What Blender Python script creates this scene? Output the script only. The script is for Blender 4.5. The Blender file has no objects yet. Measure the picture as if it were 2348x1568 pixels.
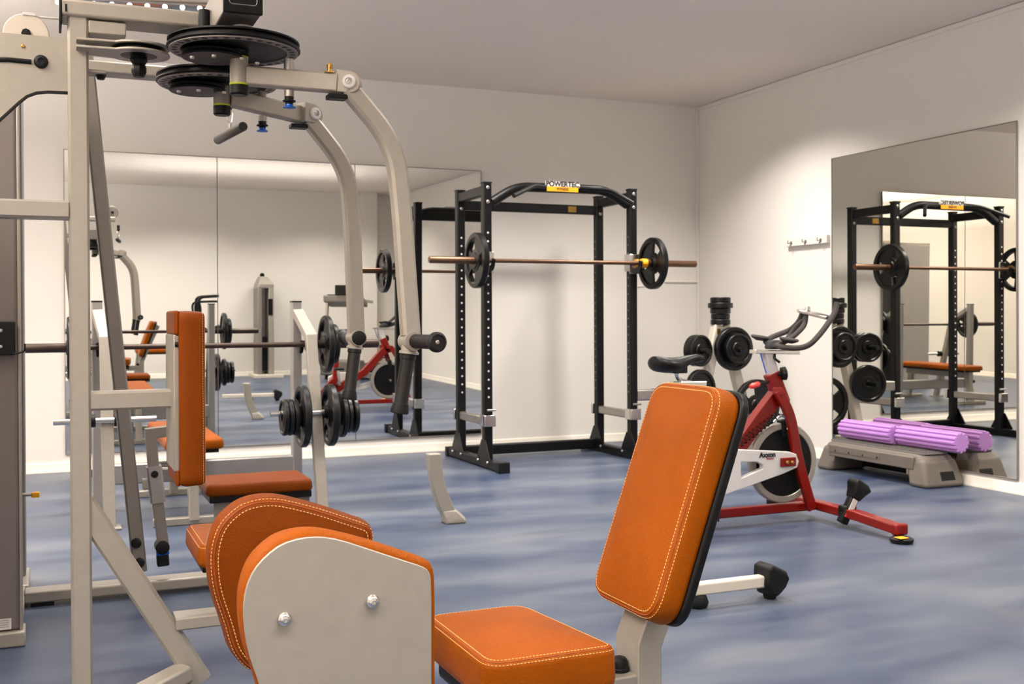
import bpy, bmesh, math, random
from mathutils import Vector as V, Matrix
random.seed(7)
S = bpy.context.scene; COL = S.collection
PI = math.pi
# ---------------- camera (eye at the origin of the room grid, 1.06 m up) ----------------
FPX, CX, CY, H = 2497.2, 1174.0, 740.0, 1.06
YAW, PIT, ROL = [math.radians(a) for a in (23.083, .309, -.273)]
FW = V((math.sin(YAW)*math.cos(PIT), math.cos(YAW)*math.cos(PIT), -math.sin(PIT)))
RT = V((math.cos(YAW), -math.sin(YAW), 0)); UP = RT.cross(FW)
RT, UP = math.cos(ROL)*RT+math.sin(ROL)*UP, -math.sin(ROL)*RT+math.cos(ROL)*UP
EYE = V((0, 0, H))
cd = bpy.data.cameras.new('camera'); cam = bpy.data.objects.new('camera', cd); COL.objects.link(cam)
cam.matrix_world = Matrix.Translation(EYE) @ Matrix((RT, UP, -FW)).transposed().to_4x4()
cd.sensor_fit = 'HORIZONTAL'; cd.sensor_width = 36; cd.lens = FPX/2348*36
cd.shift_y = -(784-CY)/2348; cd.clip_start = .05
cd.dof.use_dof = True; cd.dof.focus_distance = 2.3; cd.dof.aperture_fstop = 11
S.camera = cam
def P(x, y, X=None, Y=None, z=None):
    """room point measured where the sight line (x, y) meets a plane X=, Y= or z="""
    r = FW + (x-CX)/FPX*RT + (CY-y)/FPX*UP
    t = X/r.x if X is not None else Y/r.y if Y is not None else (z-H)/r.z
    return EYE + r*t
# ---------------- world, lights, exposure ----------------
w = bpy.data.worlds.new('world'); S.world = w; w.use_nodes = True
w.node_tree.nodes['Background'].inputs[0].default_value = (.75, .8, 1, 1)
w.node_tree.nodes['Background'].inputs[1].default_value = .05
S.view_settings.view_transform = 'Standard'; S.view_settings.look = 'None'
S.view_settings.gamma = 1; S.view_settings.exposure = 0.07; S.view_settings.use_curve_mapping = False
BACK, RIGHT, LEFT, REAR, CEIL = 8.163, 5.261, -3.2, -.85, 2.892
LK = .80
def lamp(x, y, sx, sy, watt, spread=128, z=CEIL-.012, col=(1, .935, .865)):
    l = bpy.data.lights.new('lamp_and_fill_light', 'AREA'); l.shape = 'RECTANGLE'
    l.size, l.size_y, l.energy, l.color = sx, sy, watt*LK, col
    l.spread = math.radians(spread)
    o = bpy.data.objects.new('lamp_and_fill_light', l); COL.objects.link(o); o.location = (x, y, z)
    return o
lamp(4.25, 6.55, .35, .4, 52, 126)
lamp(4.25, 4.1, .35, .4, 54, 126)
lamp(2.5, 6.5, .8, .4, 60, 132)
lamp(.6, 6.2, 1.1, .3, 50, 132)
lamp(-1.4, 5.6, .8, .4, 18, 140)
lamp(2.4, 4.3, .6, .6, 34, 140)
lamp(.7, 4.6, .6, .4, 26, 140)
lamp(1.9, .5, 1.0, .4, 46, 128)
lamp(.2, .5, 1.0, .4, 38, 128)
lamp(3.9, .5, .8, .4, 44, 128)
lamp(-1.6, 1.6, .6, .4, 30, 150)
lamp(2.6, 2.3, .5, .4, 24, 136)
def added_uplight(x, y, z, sx, sy, watt):  # added fill light facing up, no fixture; brightens ceiling and upper walls
    o = lamp(x, y, sx, sy, watt, 180, z, (1, .94, .89)); o.name = 'added_uplight'; o.rotation_euler = (math.pi, 0, 0); return o
added_uplight(-1.5, 2.4, 2.35, .3, 1.6, 250)
added_uplight(-1.5, 5.6, 2.35, .3, 1.6, 250)
added_uplight(-1.5, .2, 2.35, .3, 1.0, 70)
u_ = added_uplight(2.4, 2.0, 2.0, 3.0, 1.6, 22)
u_.data.spread = math.radians(125)
# ---------------- materials ----------------
def lin(c):
    c = c/255
    return c/12.92 if c <= .04045 else ((c+.055)/1.055)**2.4
def rgb(r, g, b): return (lin(r), lin(g), lin(b), 1)
def mat(name, col, rough=.5, metal=0, var=.06, vscale=6, bump=0, bscale=200, spec=.5, emit=None, coat=0, rvar=0, stretch=None, bdist=.002):
    m = bpy.data.materials.new(name); m.use_nodes = True; nt = m.node_tree; N = nt.nodes; L = nt.links
    b = N['Principled BSDF']; b.inputs['Roughness'].default_value = rough; b.inputs['Metallic'].default_value = metal
    b.inputs['Specular IOR Level'].default_value = spec; b.inputs['Coat Weight'].default_value = coat
    tc = N.new('ShaderNodeTexCoord'); src = tc.outputs['Object']
    if stretch:
        mp = N.new('ShaderNodeMapping'); mp.inputs['Scale'].default_value = stretch; L.new(src, mp.inputs[0]); srcn = mp.outputs[0]
    else: srcn = src
    n = N.new('ShaderNodeTexNoise'); n.inputs['Scale'].default_value = vscale; n.inputs['Detail'].default_value = 4; L.new(srcn, n.inputs['Vector'])
    r = N.new('ShaderNodeValToRGB'); L.new(n.outputs['Fac'], r.inputs[0])
    r.color_ramp.elements[0].position = .3; r.color_ramp.elements[1].position = .7
    r.color_ramp.elements[0].color = tuple(c*(1-var) for c in col[:3])+(1,); r.color_ramp.elements[1].color = tuple(min(1, c*(1+var)) for c in col[:3])+(1,)
    L.new(r.outputs[0], b.inputs['Base Color'])
    if rvar:
        mr = N.new('ShaderNodeMapRange'); L.new(n.outputs['Fac'], mr.inputs[0]); mr.inputs[1].default_value = .3; mr.inputs[2].default_value = .7
        mr.inputs[3].default_value = rough-rvar; mr.inputs[4].default_value = rough+rvar; L.new(mr.outputs[0], b.inputs['Roughness'])
    if bump:
        n2 = N.new('ShaderNodeTexNoise'); n2.inputs['Scale'].default_value = bscale; n2.inputs['Detail'].default_value = 2; L.new(src, n2.inputs['Vector'])
        bp = N.new('ShaderNodeBump'); bp.inputs['Strength'].default_value = bump; bp.inputs['Distance'].default_value = bdist
        L.new(n2.outputs['Fac'], bp.inputs['Height']); L.new(bp.outputs[0], b.inputs['Normal'])
    if emit:
        b.inputs['Emission Color'].default_value = emit[0]; b.inputs['Emission Strength'].default_value = emit[1]
    return m
def leather(name, col, rough=.38):
    m = mat(name, col, rough, var=.07, vscale=9, coat=.0); nt = m.node_tree; N = nt.nodes; L = nt.links
    b = N['Principled BSDF']; tc = N['Texture Coordinate']; b.inputs['Specular IOR Level'].default_value = .10
    vo = N.new('ShaderNodeTexVoronoi'); vo.feature = 'DISTANCE_TO_EDGE'; vo.inputs['Scale'].default_value = 330
    nz = N.new('ShaderNodeTexNoise'); nz.inputs['Scale'].default_value = 90; L.new(tc.outputs['Object'], nz.inputs['Vector'])
    ad = N.new('ShaderNodeMixRGB'); ad.blend_type = 'ADD'; ad.inputs[0].default_value = .012; L.new(tc.outputs['Object'], ad.inputs[1]); L.new(nz.outputs['Color'], ad.inputs[2])
    L.new(ad.outputs[0], vo.inputs['Vector'])
    mr = N.new('ShaderNodeMapRange'); mr.inputs[2].default_value = .25; L.new(vo.outputs['Distance'], mr.inputs[0])
    bp = N.new('ShaderNodeBump'); bp.inputs['Strength'].default_value = .55; bp.inputs['Distance'].default_value = .0006
    L.new(mr.outputs[0], bp.inputs['Height']); L.new(bp.outputs[0], b.inputs['Normal'])
    return m
M = {}
M['wall'] = mat('wall_paint', rgb(230, 226, 219), .8, var=.012, vscale=1.2, bump=.1, bscale=60)
M['ceiling'] = mat('ceiling_paint', rgb(236, 226, 215), .9, var=.012, vscale=1)
M['trim'] = mat('gloss_white_paint', rgb(234, 228, 216), .35, var=.02, vscale=3)
M['silver'] = mat('silver_powder_coat', rgb(160, 154, 144), .42, .35, var=.03, vscale=40, bump=.08, bscale=900)
M['silver_dark'] = mat('grey_powder_coat', rgb(128, 122, 116), .45, .2, var=.03, vscale=30)
M['shroud'] = mat('grey_steel_panel', rgb(112, 105, 101), .5, .1, var=.03, vscale=5)
M['greybeam'] = mat('mid_grey_steel', rgb(150, 147, 145), .4, .3, var=.03, vscale=12)
M['chrome'] = mat('polished_chrome', rgb(215, 212, 208), .16, 1, var=.03, vscale=30)
M['steel'] = mat('brushed_steel', rgb(170, 165, 160), .35, .9, var=.1, vscale=60)
M['black'] = mat('black_powder_coat', rgb(9, 9, 10), .42, .0, spec=.25, var=.15, vscale=12, bump=.05, bscale=600)
M['rubber'] = mat('black_rubber', rgb(11, 11, 12), .55, 0, spec=.3, var=.2, vscale=20, bump=.1, bscale=400)
M['grip'] = mat('ribbed_grip_rubber', rgb(22, 19, 17), .5, 0, spec=.4, var=.2, vscale=60, bump=.2, bscale=300)
M['foam'] = mat('black_foam_grip', rgb(52, 47, 44), .75, 0, var=.12, vscale=50, bump=.2, bscale=500)
M['iron'] = mat('cast_iron_plate', rgb(8, 8, 9), .36, .0, spec=.35, var=.2, vscale=14, bump=.1, bscale=150)
M['bar'] = mat('rusty_barbell_steel', rgb(104, 76, 58), .38, .7, var=.25, vscale=10, stretch=(1, 8, 8))
M['bar_dark'] = mat('dark_barbell_steel', rgb(66, 54, 48), .4, .6, var=.2, vscale=10)
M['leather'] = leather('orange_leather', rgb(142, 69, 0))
M['leather_shade'] = leather('orange_leather_shaded', rgb(116, 52, 0), .4)  # darker copy of the orange leather, shade put into the colour
M['thread'] = mat('pale_thread', rgb(232, 190, 130), .8, var=.1, vscale=80)
M['seam'] = mat('seam_dark_orange', rgb(140, 62, 12), .6, var=.1)
M['lime'] = mat('lime_ring', rgb(190, 200, 20), .5)
M['blue'] = mat('blue_anodised_knob', rgb(20, 90, 200), .3, .5)
M['red'] = mat('red_frame_paint', rgb(122, 14, 3), .34, .0, spec=.3, var=.1, vscale=8, coat=.1)
M['white'] = mat('white_plastic', rgb(214, 211, 208), .4, var=.04, vscale=9)
M['ivory'] = mat('ivory_paint', rgb(206, 198, 184), .45, var=.04)
M['stepgrey'] = mat('grey_step_plastic', rgb(104, 96, 88), .55, var=.05, vscale=15, bump=.1, bscale=300)
M['mat_tread'] = mat('dark_tread', rgb(96, 92, 88), .8, var=.3, vscale=120)
M['purple'] = mat('purple_foam', rgb(186, 134, 206), .55, var=.04, vscale=20)
M['yellow'] = mat('yellow_sticker', rgb(246, 170, 20), .5)
M['pinkred'] = mat('pink_red_plastic', rgb(226, 62, 56), .35)
M['brass'] = mat('brass_nut', rgb(190, 150, 80), .3, .9)
M['label'] = mat('white_label', rgb(214, 210, 206), .6)
M['ink'] = mat('black_ink', rgb(20, 20, 22), .6)
M['redink'] = mat('red_ink', rgb(170, 40, 40), .6)
M['glow'] = mat('lit_bulb', rgb(255, 250, 240), .4, emit=((1, .95, .88, 1), 2.5))
M['cable'] = mat('white_cable_sheath', rgb(200, 196, 190), .5)
def floor_mat():
    m = bpy.data.materials.new('blue_vinyl_floor'); m.use_nodes = True; nt = m.node_tree; N = nt.nodes; L = nt.links
    b = N['Principled BSDF']; tc = N.new('ShaderNodeTexCoord')
    mp = N.new('ShaderNodeMapping'); mp.inputs['Rotation'].default_value = (0, 0, .4); mp.inputs['Scale'].default_value = (.7, 2.2, 1); L.new(tc.outputs['Object'], mp.inputs[0])
    n = N.new('ShaderNodeTexNoise'); n.inputs['Scale'].default_value = 1.3; n.inputs['Detail'].default_value = 5; n.inputs['Roughness'].default_value = .55; L.new(mp.outputs[0], n.inputs['Vector'])
    r = N.new('ShaderNodeValToRGB'); L.new(n.outputs['Fac'], r.inputs[0]); e = r.color_ramp.elements
    e[0].position = .32; e[0].color = rgb(42, 55, 84); e[1].position = .68; e[1].color = rgb(96, 102, 114)
    k = e.new(.5); k.color = rgb(70, 81, 101)
    # brown scuffs
    n2 = N.new('ShaderNodeTexNoise'); n2.inputs['Scale'].default_value = 2.3; n2.inputs['Detail'].default_value = 6; L.new(tc.outputs['Object'], n2.inputs['Vector'])
    r2 = N.new('ShaderNodeValToRGB'); r2.color_ramp.elements[0].position = .62; r2.color_ramp.elements[1].position = .8; r2.color_ramp.elements[1].color = (.5, .5, .5, 1); L.new(n2.outputs['Fac'], r2.inputs[0])
    mx = N.new('ShaderNodeMixRGB'); L.new(r2.outputs[0], mx.inputs[0]); L.new(r.outputs[0], mx.inputs[1]); mx.inputs[2].default_value = rgb(112, 106, 104)
    L.new(mx.outputs[0], b.inputs['Base Color'])
    b.inputs['Roughness'].default_value = .36; b.inputs['Specular IOR Level'].default_value = .35
    mr = N.new('ShaderNodeMapRange'); mr.inputs[3].default_value = .28; mr.inputs[4].default_value = .48; L.new(n.outputs['Fac'], mr.inputs[0]); L.new(mr.outputs[0], b.inputs['Roughness'])
    n3 = N.new('ShaderNodeTexNoise'); n3.inputs['Scale'].default_value = 25; L.new(tc.outputs['Object'], n3.inputs['Vector'])
    bp = N.new('ShaderNodeBump'); bp.inputs['Strength'].default_value = .1; bp.inputs['Distance'].default_value = .002; L.new(n3.outputs['Fac'], bp.inputs['Height']); L.new(bp.outputs[0], b.inputs['Normal'])
    return m
M['floor'] = floor_mat()
def mirror_mat(name, c):
    m = bpy.data.materials.new(name); m.use_nodes = True; b = m.node_tree.nodes['Principled BSDF']
    b.inputs['Base Color'].default_value = c; b.inputs['Metallic'].default_value = 1; b.inputs['Roughness'].default_value = .004
    return m
M['mirror'] = mirror_mat('silvered_glass', (.88, .885, .85, 1))
M['mirror2'] = mirror_mat('silvered_glass_darker', (.80, .79, .73, 1))
# ---------------- mesh helpers ----------------
def frame(d, up=None):
    d = d.normalized(); up = up or V((0, 0, 1))
    if abs(d.dot(up)) > .98: up = V((0, 1, 0)) if abs(d.y) < .9 else V((1, 0, 0))
    s = d.cross(up).normalized(); return d, s, s.cross(d).normalized()
class G:
    def __init__(s): s.v = []; s.f = []
    def add(s, vs, fs):
        o = len(s.v); s.v += [V(a) for a in vs]; s.f += [tuple(i+o for i in f) for f in fs]; return s
    def box(s, c, sz, rot=None):
        c = V(c); x, y, z = [a/2 for a in sz]; R = rot or Matrix.Identity(3)
        vs = [c+R@V((i*x, j*y, k*z)) for k in (-1, 1) for j in (-1, 1) for i in (-1, 1)]
        return s.add(vs, [(0, 2, 3, 1), (4, 5, 7, 6), (0, 1, 5, 4), (2, 6, 7, 3), (0, 4, 6, 2), (1, 3, 7, 5)])
    def bb(s, a, b): a = V(a); b = V(b); return s.box((a+b)/2, [abs(q) for q in (b-a)])
    def loft(s, rings, cap=True, closed=False):
        n = len(rings[0]); vs = [p for r in rings for p in r]; fs = []
        m = len(rings)
        for i in range(m if closed else m-1):
            a = i*n; b = ((i+1) % m)*n
            for j in range(n): fs.append((a+j, a+(j+1) % n, b+(j+1) % n, b+j))
        if cap and not closed: fs += [tuple(range(n))[::-1], tuple(range((m-1)*n, m*n))]
        return s.add(vs, fs)
    def cyl(s, a, b, r0, r1=None, seg=20, cap=True):
        a = V(a); b = V(b); r1 = r0 if r1 is None else r1; d, x, y = frame(b-a)
        return s.loft([[p+r*(math.cos(t)*x+math.sin(t)*y) for t in [2*PI*k/seg for k in range(seg)]] for p, r in ((a, r0), (b, r1))], cap)
    def lathe(s, o, ax, prof, seg=28, cap=True):
        o = V(o); d, x, y = frame(V(ax))
        return s.loft([[o+d*t+r*(math.cos(q)*x+math.sin(q)*y) for q in [2*PI*k/seg for k in range(seg)]] for r, t in prof], cap)
    def ring(s, o, ax, r0, r1, h, seg=40):
        o = V(o); d, x, y = frame(V(ax)); pr = [(r0, -h/2), (r1, -h/2), (r1, h/2), (r0, h/2)]
        return s.loft([[o+d*t+r*(math.cos(q)*x+math.sin(q)*y) for r, t in pr] for q in [2*PI*k/seg for k in range(seg)]], False, True)
    def torus(s, o, ax, R, r, seg=40, m=10, a0=0, a1=2*PI):
        o = V(o); d, x, y = frame(V(ax)); full = abs(a1-a0-2*PI) < 1e-6
        rs = []
        for k in range(seg+(0 if full else 1)):
            q = a0+(a1-a0)*k/seg; e = math.cos(q)*x+math.sin(q)*y
            rs.append([o+e*(R+r*math.cos(t))+d*r*math.sin(t) for t in [2*PI*j/m for j in range(m)]])
        return s.loft(rs, not full, full)
    def sweep(s, pts, prof, up=None, cap=True, closed=False, scale=None):
        pts = [V(p) for p in pts]; n = len(pts); rs = []; u = None
        for i, p in enumerate(pts):
            a = pts[i-1] if (i > 0 or closed) else None; b = pts[(i+1) % n] if (i < n-1 or closed) else None
            d1 = (p-a).normalized() if a else None; d2 = (b-p).normalized() if b else None
            t = (d1+d2).normalized() if (d1 and d2) else (d1 or d2)
            k = 1/max(.35, t.dot(d1)) if (d1 and d2) else 1
            if up is not None: uu = V(up)
            else:
                if u is None: uu = V((0, 0, 1)) if abs(t.z) < .9 else V((1, 0, 0))
                else: uu = u
            sd = t.cross(uu).normalized(); u = sd.cross(t).normalized()
            # mitre: stretch along the bend direction
            bd = (d2-d1) if (d1 and d2) else V((0, 0, 0)); bd = bd-t*bd.dot(t)
            bd = bd.normalized() if bd.length > 1e-6 else None
            sc = scale[i] if scale else 1; ring = []
            for (q, r) in prof:
                off = sd*q*sc+u*r*sc
                if bd: off += bd*off.dot(bd)*(k-1)
                ring.append(p+off)
            rs.append(ring)
        return s.loft(rs, cap, closed)
    def rtube(s, pts, w, h, up=None, c=.12, closed=False):
        x, y = w/2, h/2; e = min(x, y)*c*2
        pr = [(-x+e, -y), (x-e, -y), (x, -y+e), (x, y-e), (x-e, y), (-x+e, y), (-x, y-e), (-x, -y+e)]
        return s.sweep(pts, pr, up, True, closed)
    def tube(s, pts, r, seg=12, closed=False, scale=None):
        return s.sweep(pts, [(r*math.cos(2*PI*k/seg), r*math.sin(2*PI*k/seg)) for k in range(seg)], None, True, closed, scale)
    def prism(s, poly, vec):
        vec = V(vec); a = [V(p) for p in poly]; return s.loft([a, [p+vec for p in a]])
def fillet(pts, r, n=6):
    pts = [V(p) for p in pts]; out = [pts[0]]
    for i in range(1, len(pts)-1):
        a, b, c = pts[i-1], pts[i], pts[i+1]; d1 = (a-b); d2 = (c-b)
        q = min(r if not isinstance(r, (list, tuple)) else r[i-1], d1.length*.49, d2.length*.49); p0 = b+d1.normalized()*q; p2 = b+d2.normalized()*q
        for k in range(n+1):
            t = k/n; out.append((1-t)**2*p0+2*t*(1-t)*b+t*t*p2)
    out.append(pts[-1]); return out
def roundpoly(pts, r, n=5):
    pts = [V(p) for p in pts]; out = []; m = len(pts)
    for i in range(m):
        a, b, c = pts[i-1], pts[i], pts[(i+1) % m]; d1 = a-b; d2 = c-b
        rr = r[i] if isinstance(r, (list, tuple)) else r
        q = min(rr, d1.length*.49, d2.length*.49); p0 = b+d1.normalized()*q; p2 = b+d2.normalized()*q
        for k in range(n+1):
            t = k/n; out.append((1-t)**2*p0+2*t*(1-t)*b+t*t*p2)
    return out
def resample(pts, step):
    out = []; m = len(pts)
    L = [(pts[(i+1) % m]-pts[i]).length for i in range(m)]; tot = sum(L); n = max(8, int(tot/step)); st = tot/n
    i = 0; acc = 0
    for k in range(n):
        t = k*st
        while acc+L[i] < t: acc += L[i]; i += 1
        out.append(pts[i].lerp(pts[(i+1) % m], (t-acc)/max(L[i], 1e-9)))
    return out
def offset(pts, nrm, d):
    """move a closed planar outline inward by d"""
    m = len(pts); out = []
    area = V((0, 0, 0))
    for i in range(m): area += pts[i].cross(pts[(i+1) % m])
    sg = 1 if area.dot(nrm) > 0 else -1
    for i in range(m):
        t = (pts[(i+1) % m]-pts[i-1]).normalized(); out.append(pts[i]+sg*nrm.cross(t)*d)
    return out
def link(name, me, m, parent=None):
    o = bpy.data.objects.new(name, me); COL.objects.link(o)
    if m: me.materials.append(m)
    if parent: o.parent = parent
    return o
def origin_of(parent):
    p = V((0, 0, 0))
    while parent: p += V(parent.location); parent = parent.parent
    return p
def obj(name, g, m, parent=None, bev=0, seg=2, smooth=35, base=None):
    """g: mesh data in room coordinates; stored relative to the parent's origin (or to base)"""
    o0 = origin_of(parent) if parent else (V(base) if base else V((0, 0, 0)))
    me = bpy.data.meshes.new(name); me.from_pydata([tuple(a-o0) for a in g.v], [], g.f); me.update()
    bm = bmesh.new(); bm.from_mesh(me); bmesh.ops.recalc_face_normals(bm, faces=bm.faces); bm.to_mesh(me); bm.free()
    me.polygons.foreach_set('use_smooth', [True]*len(me.polygons)); me.set_sharp_from_angle(angle=math.radians(smooth))
    o = link(name, me, M[m] if isinstance(m, str) else m, parent)
    if not parent and base: o.location = base
    if bev:
        b = o.modifiers.new('bevel', 'BEVEL'); b.width = bev; b.segments = seg; b.limit_method = 'ANGLE'; b.angle_limit = math.radians(40)
    return o
def thing(name, label, cat, loc=(0, 0, 0), group=None):
    o = bpy.data.objects.new(name, None); COL.objects.link(o); o.location = loc; o.empty_display_size = .1
    return tag(o, label, cat, group)
def tag(o, label, cat, group=None):
    o['label'] = label; o['category'] = cat
    if group: o['group'] = group
    return o
def lab(o, label): o['label'] = label; return o
def struct(o): o['kind'] = 'structure'; return o
def stuff(o): o['kind'] = 'stuff'; return o
def copy_tree(o, parent=None, loc=None):
    c = o.copy(); COL.objects.link(c)
    if parent: c.parent = parent
    if loc is not None: c.location = loc
    for ch in list(o.children): copy_tree(ch, c)
    return c
def bolt(parent, p, ax, r=.008, h=.006, m='steel', name='bolt'):
    p = V(p); ax = V(ax).normalized(); g = G().lathe(p, ax, [(r, -.002), (r, h*.45), (r*.8, h*.85), (r*.5, h), (r*.48, h*.6), (0.0004, h*.55)], 14)
    return obj(name, g, m, parent)
def text(s, size, o0, xdir, updir, m, parent, name='lettering', ext=.0008, bold=0):
    c = bpy.data.curves.new(name, 'FONT'); c.body = s; c.size = size; c.extrude = ext; c.align_x = 'CENTER'; c.align_y = 'CENTER'; c.offset = bold
    t = bpy.data.objects.new('tmp', c); COL.objects.link(t); dg = bpy.context.evaluated_depsgraph_get()
    me = bpy.data.meshes.new_from_object(t.evaluated_get(dg)); COL.objects.unlink(t); bpy.data.objects.remove(t)
    x = V(xdir).normalized(); y = V(updir).normalized(); z = x.cross(y)
    me.transform(Matrix.Translation(V(o0)-origin_of(parent)) @ Matrix((x, y, z)).transposed().to_4x4())
    me.materials.clear(); return link(name, me, M[m], parent)
def cushion(name, outline, nrm, thick, rnd, m, parent, puff=.006, stitch=True, back='black', seam_in=.012, label=None, step=.012):
    """padded cushion: outline = closed planar loop at the back plane, nrm = direction of the padded face"""
    nrm = V(nrm).normalized(); o = resample([V(p) for p in outline], step); g = G(); rs = []
    rs.append(offset(o, nrm, rnd*.5)); rs.append([p+nrm*.004 for p in offset(o, nrm, rnd*.1)])
    rs.append([p+nrm*thick*.25 for p in offset(o, nrm, -.002)])
    n = 7
    for k in range(n+1):
        a = PI/2*k/n; rs.append([p+nrm*(thick-rnd+rnd*math.sin(a)) for p in offset(o, nrm, rnd*(1-math.cos(a)))])
    top = rs[-1]; c = sum(top, V((0, 0, 0)))/len(top)
    for t, h in ((.12, .35), (.3, .7), (.55, .93), (.8, 1)):
        rs.append([p.lerp(c, t)+nrm*puff*h for p in top])
    g.loft(rs); q = obj(name, g, m, parent, smooth=70)
    if label: q['label'] = label
    if stitch:
        sg = G(); gg = G()
        a = math.radians(38)
        def lp(ang): return [p+nrm*(thick-rnd+rnd*math.sin(ang)) for p in offset(o, nrm, rnd*(1-math.cos(ang)))]
        seamline = lp(a+.25); gg.tube([p for p in seamline], .0011, 5, True)
        for ang in (a-.12, a+.62):
            l = resample(lp(ang), .0068); m_ = len(l)
            for i in range(m_):
                p, q2 = l[i], l[(i+1) % m_]; sg.rtube([p.lerp(q2, .1), p.lerp(q2, .72)], .0013, .0009, nrm)
        obj('piping', gg, 'seam', q); stuff(obj('stitching', sg, 'thread', q))
    return q
# ================= THE ROOM =================
struct(obj('floor', G().bb((LEFT-.1, REAR-.1, -.06), (RIGHT+.1, BACK+.1, 0)), 'floor'))
struct(obj('ceiling', G().bb((LEFT-.1, REAR-.1, CEIL), (RIGHT+.1, BACK+.1, CEIL+.08)), 'ceiling'))
struct(obj('wall_back', G().bb((LEFT-.1, BACK, 0), (RIGHT+.1, BACK+.1, CEIL)), 'wall'))
struct(obj('wall_right', G().bb((RIGHT, REAR-.1, 0), (RIGHT+.1, BACK, CEIL)), 'wall'))
struct(obj('wall_left', G().bb((LEFT-.1, REAR-.1, 0), (LEFT, BACK, CEIL)), 'wall'))
struct(obj('wall_rear', G().bb((LEFT, REAR-.1, 0), (RIGHT, REAR, CEIL)), 'wall'))
BP = [(0, 0), (.018, 0), (.018, .012), (.014, .016), (.014, .058), (.010, .066), (.006, .07), (0, .07)]
def baseboard(name, a, b, out):
    a = V(a); b = V(b); out = V(out)
    struct(obj(name, G().loft([[p+out*q+V((0, 0, z)) for q, z in BP] for p in (a, b)]), 'trim', smooth=50))
baseboard('baseboard_back', (LEFT, BACK, 0), (RIGHT, BACK, 0), (0, -1, 0))
baseboard('baseboard_right', (RIGHT, REAR, 0), (RIGHT, BACK, 0), (-1, 0, 0))
baseboard('baseboard_rear', (LEFT, REAR, 0), (RIGHT, REAR, 0), (0, 1, 0))
baseboard('baseboard_left', (LEFT, REAR, 0), (LEFT, BACK, 0), (1, 0, 0))
# corner pipe casing, cornice strip under the ceiling, thin ledge and pillar
struct(obj('trim_1', G().bb((RIGHT-.022, BACK-.022, .07), (RIGHT, BACK, CEIL)), 'wall', bev=.004))
struct(obj('trim_2', G().bb((RIGHT-.012, REAR, CEIL-.035), (RIGHT, BACK, CEIL-.004)), 'wall', bev=.003))
a = P(1524, 645, Y=BACK); struct(obj('trim_3', G().bb((a.x, BACK-.018, a.z-.008), (RIGHT-.022, BACK, a.z+.002)), 'trim', bev=.002))
a = P(1458, 656, Y=BACK); struct(obj('trim_4', G().bb((a.x-.1, BACK-.01, a.z-.006), (a.x+.22, BACK, a.z)), 'trim', bev=.002))
struct(obj('trim_5', G().bb((4.62, REAR, 0), (4.86, REAR+.22, CEIL)), 'wall', bev=.004))
# ---------------- wall mirrors ----------------
MT, MB = 2.231, .122
xs = [P(x, 500, Y=BACK).x for x in (147, 497, 812, 1100)]
nm = ['leftmost tall wall mirror panel, partly behind the silver post', 'middle tall wall mirror panel between two thin black joints', 'tall wall mirror panel nearest the black power rack on the back wall']
for i in range(3):
    r = thing('wall_mirror', nm[i], 'mirror', (xs[i], BACK-.004, MB), 'mirror panels on the back wall')
    th = .009; hh = MT-MB; g = G()
    a, b = xs[i]+.003, xs[i+1]-.003
    def q(x, z, d): return V((x, BACK-.008-d-(z-MB)*th, z))
    g.add([q(a, MB, 0), q(b, MB, 0), q(b, MT, 0), q(a, MT, 0), q(a, MB, .005), q(b, MB, .005), q(b, MT, .005), q(a, MT, .005)], [(0, 1, 2, 3), (4, 5, 6, 7), (0, 1, 5, 4), (1, 2, 6, 5), (2, 3, 7, 6), (3, 0, 4, 7)])
    obj('glass', g, 'mirror', r)
    e = G(); hw = .003
    for (x0, z0, x1, z1) in ((xs[i], MB, xs[i], MT), (xs[i+1], MB, xs[i+1], MT), (xs[i], MB, xs[i+1], MB), (xs[i], MT, xs[i+1], MT)):
        p0 = q(x0, z0, .001); p1 = q(x1, z1, .001)
        e.rtube([p0, p1], .005, .012, (0, 1, 0))
    obj('edge', e, 'silver_dark', r)
ya, yb = P(1911, 600, X=RIGHT).y, P(2335, 600, X=RIGHT).y
r = thing('wall_mirror', 'large single wall mirror on the right wall above the grey step', 'mirror', (RIGHT-.004, (ya+yb)/2, .087))
dyw = .0; g = G(); fx = lambda y, d: RIGHT-.008-d-dyw*(y-yb)/(ya-yb)
g.add([V((fx(y, d), y, z)) for d in (.005, 0) for y, z in ((yb, .087), (ya, .087), (ya, 2.198), (yb, 2.198))], [(0, 1, 2, 3), (4, 5, 6, 7), (0, 1, 5, 4), (1, 2, 6, 5), (2, 3, 7, 6), (3, 0, 4, 7)])
obj('glass', g, 'mirror2', r)
e = G()
for a, b in (((yb, .087), (yb, 2.198)), ((ya, .087), (ya, 2.198)), ((yb, 2.198), (ya, 2.198)), ((yb, .087), (ya, .087))):
    e.rtube([(fx(a[0], .002), a[0], a[1]), (fx(b[0], .002), b[0], b[1])], .006, .012, (1, 0, 0))
obj('edge', e, 'silver_dark', r)
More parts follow.
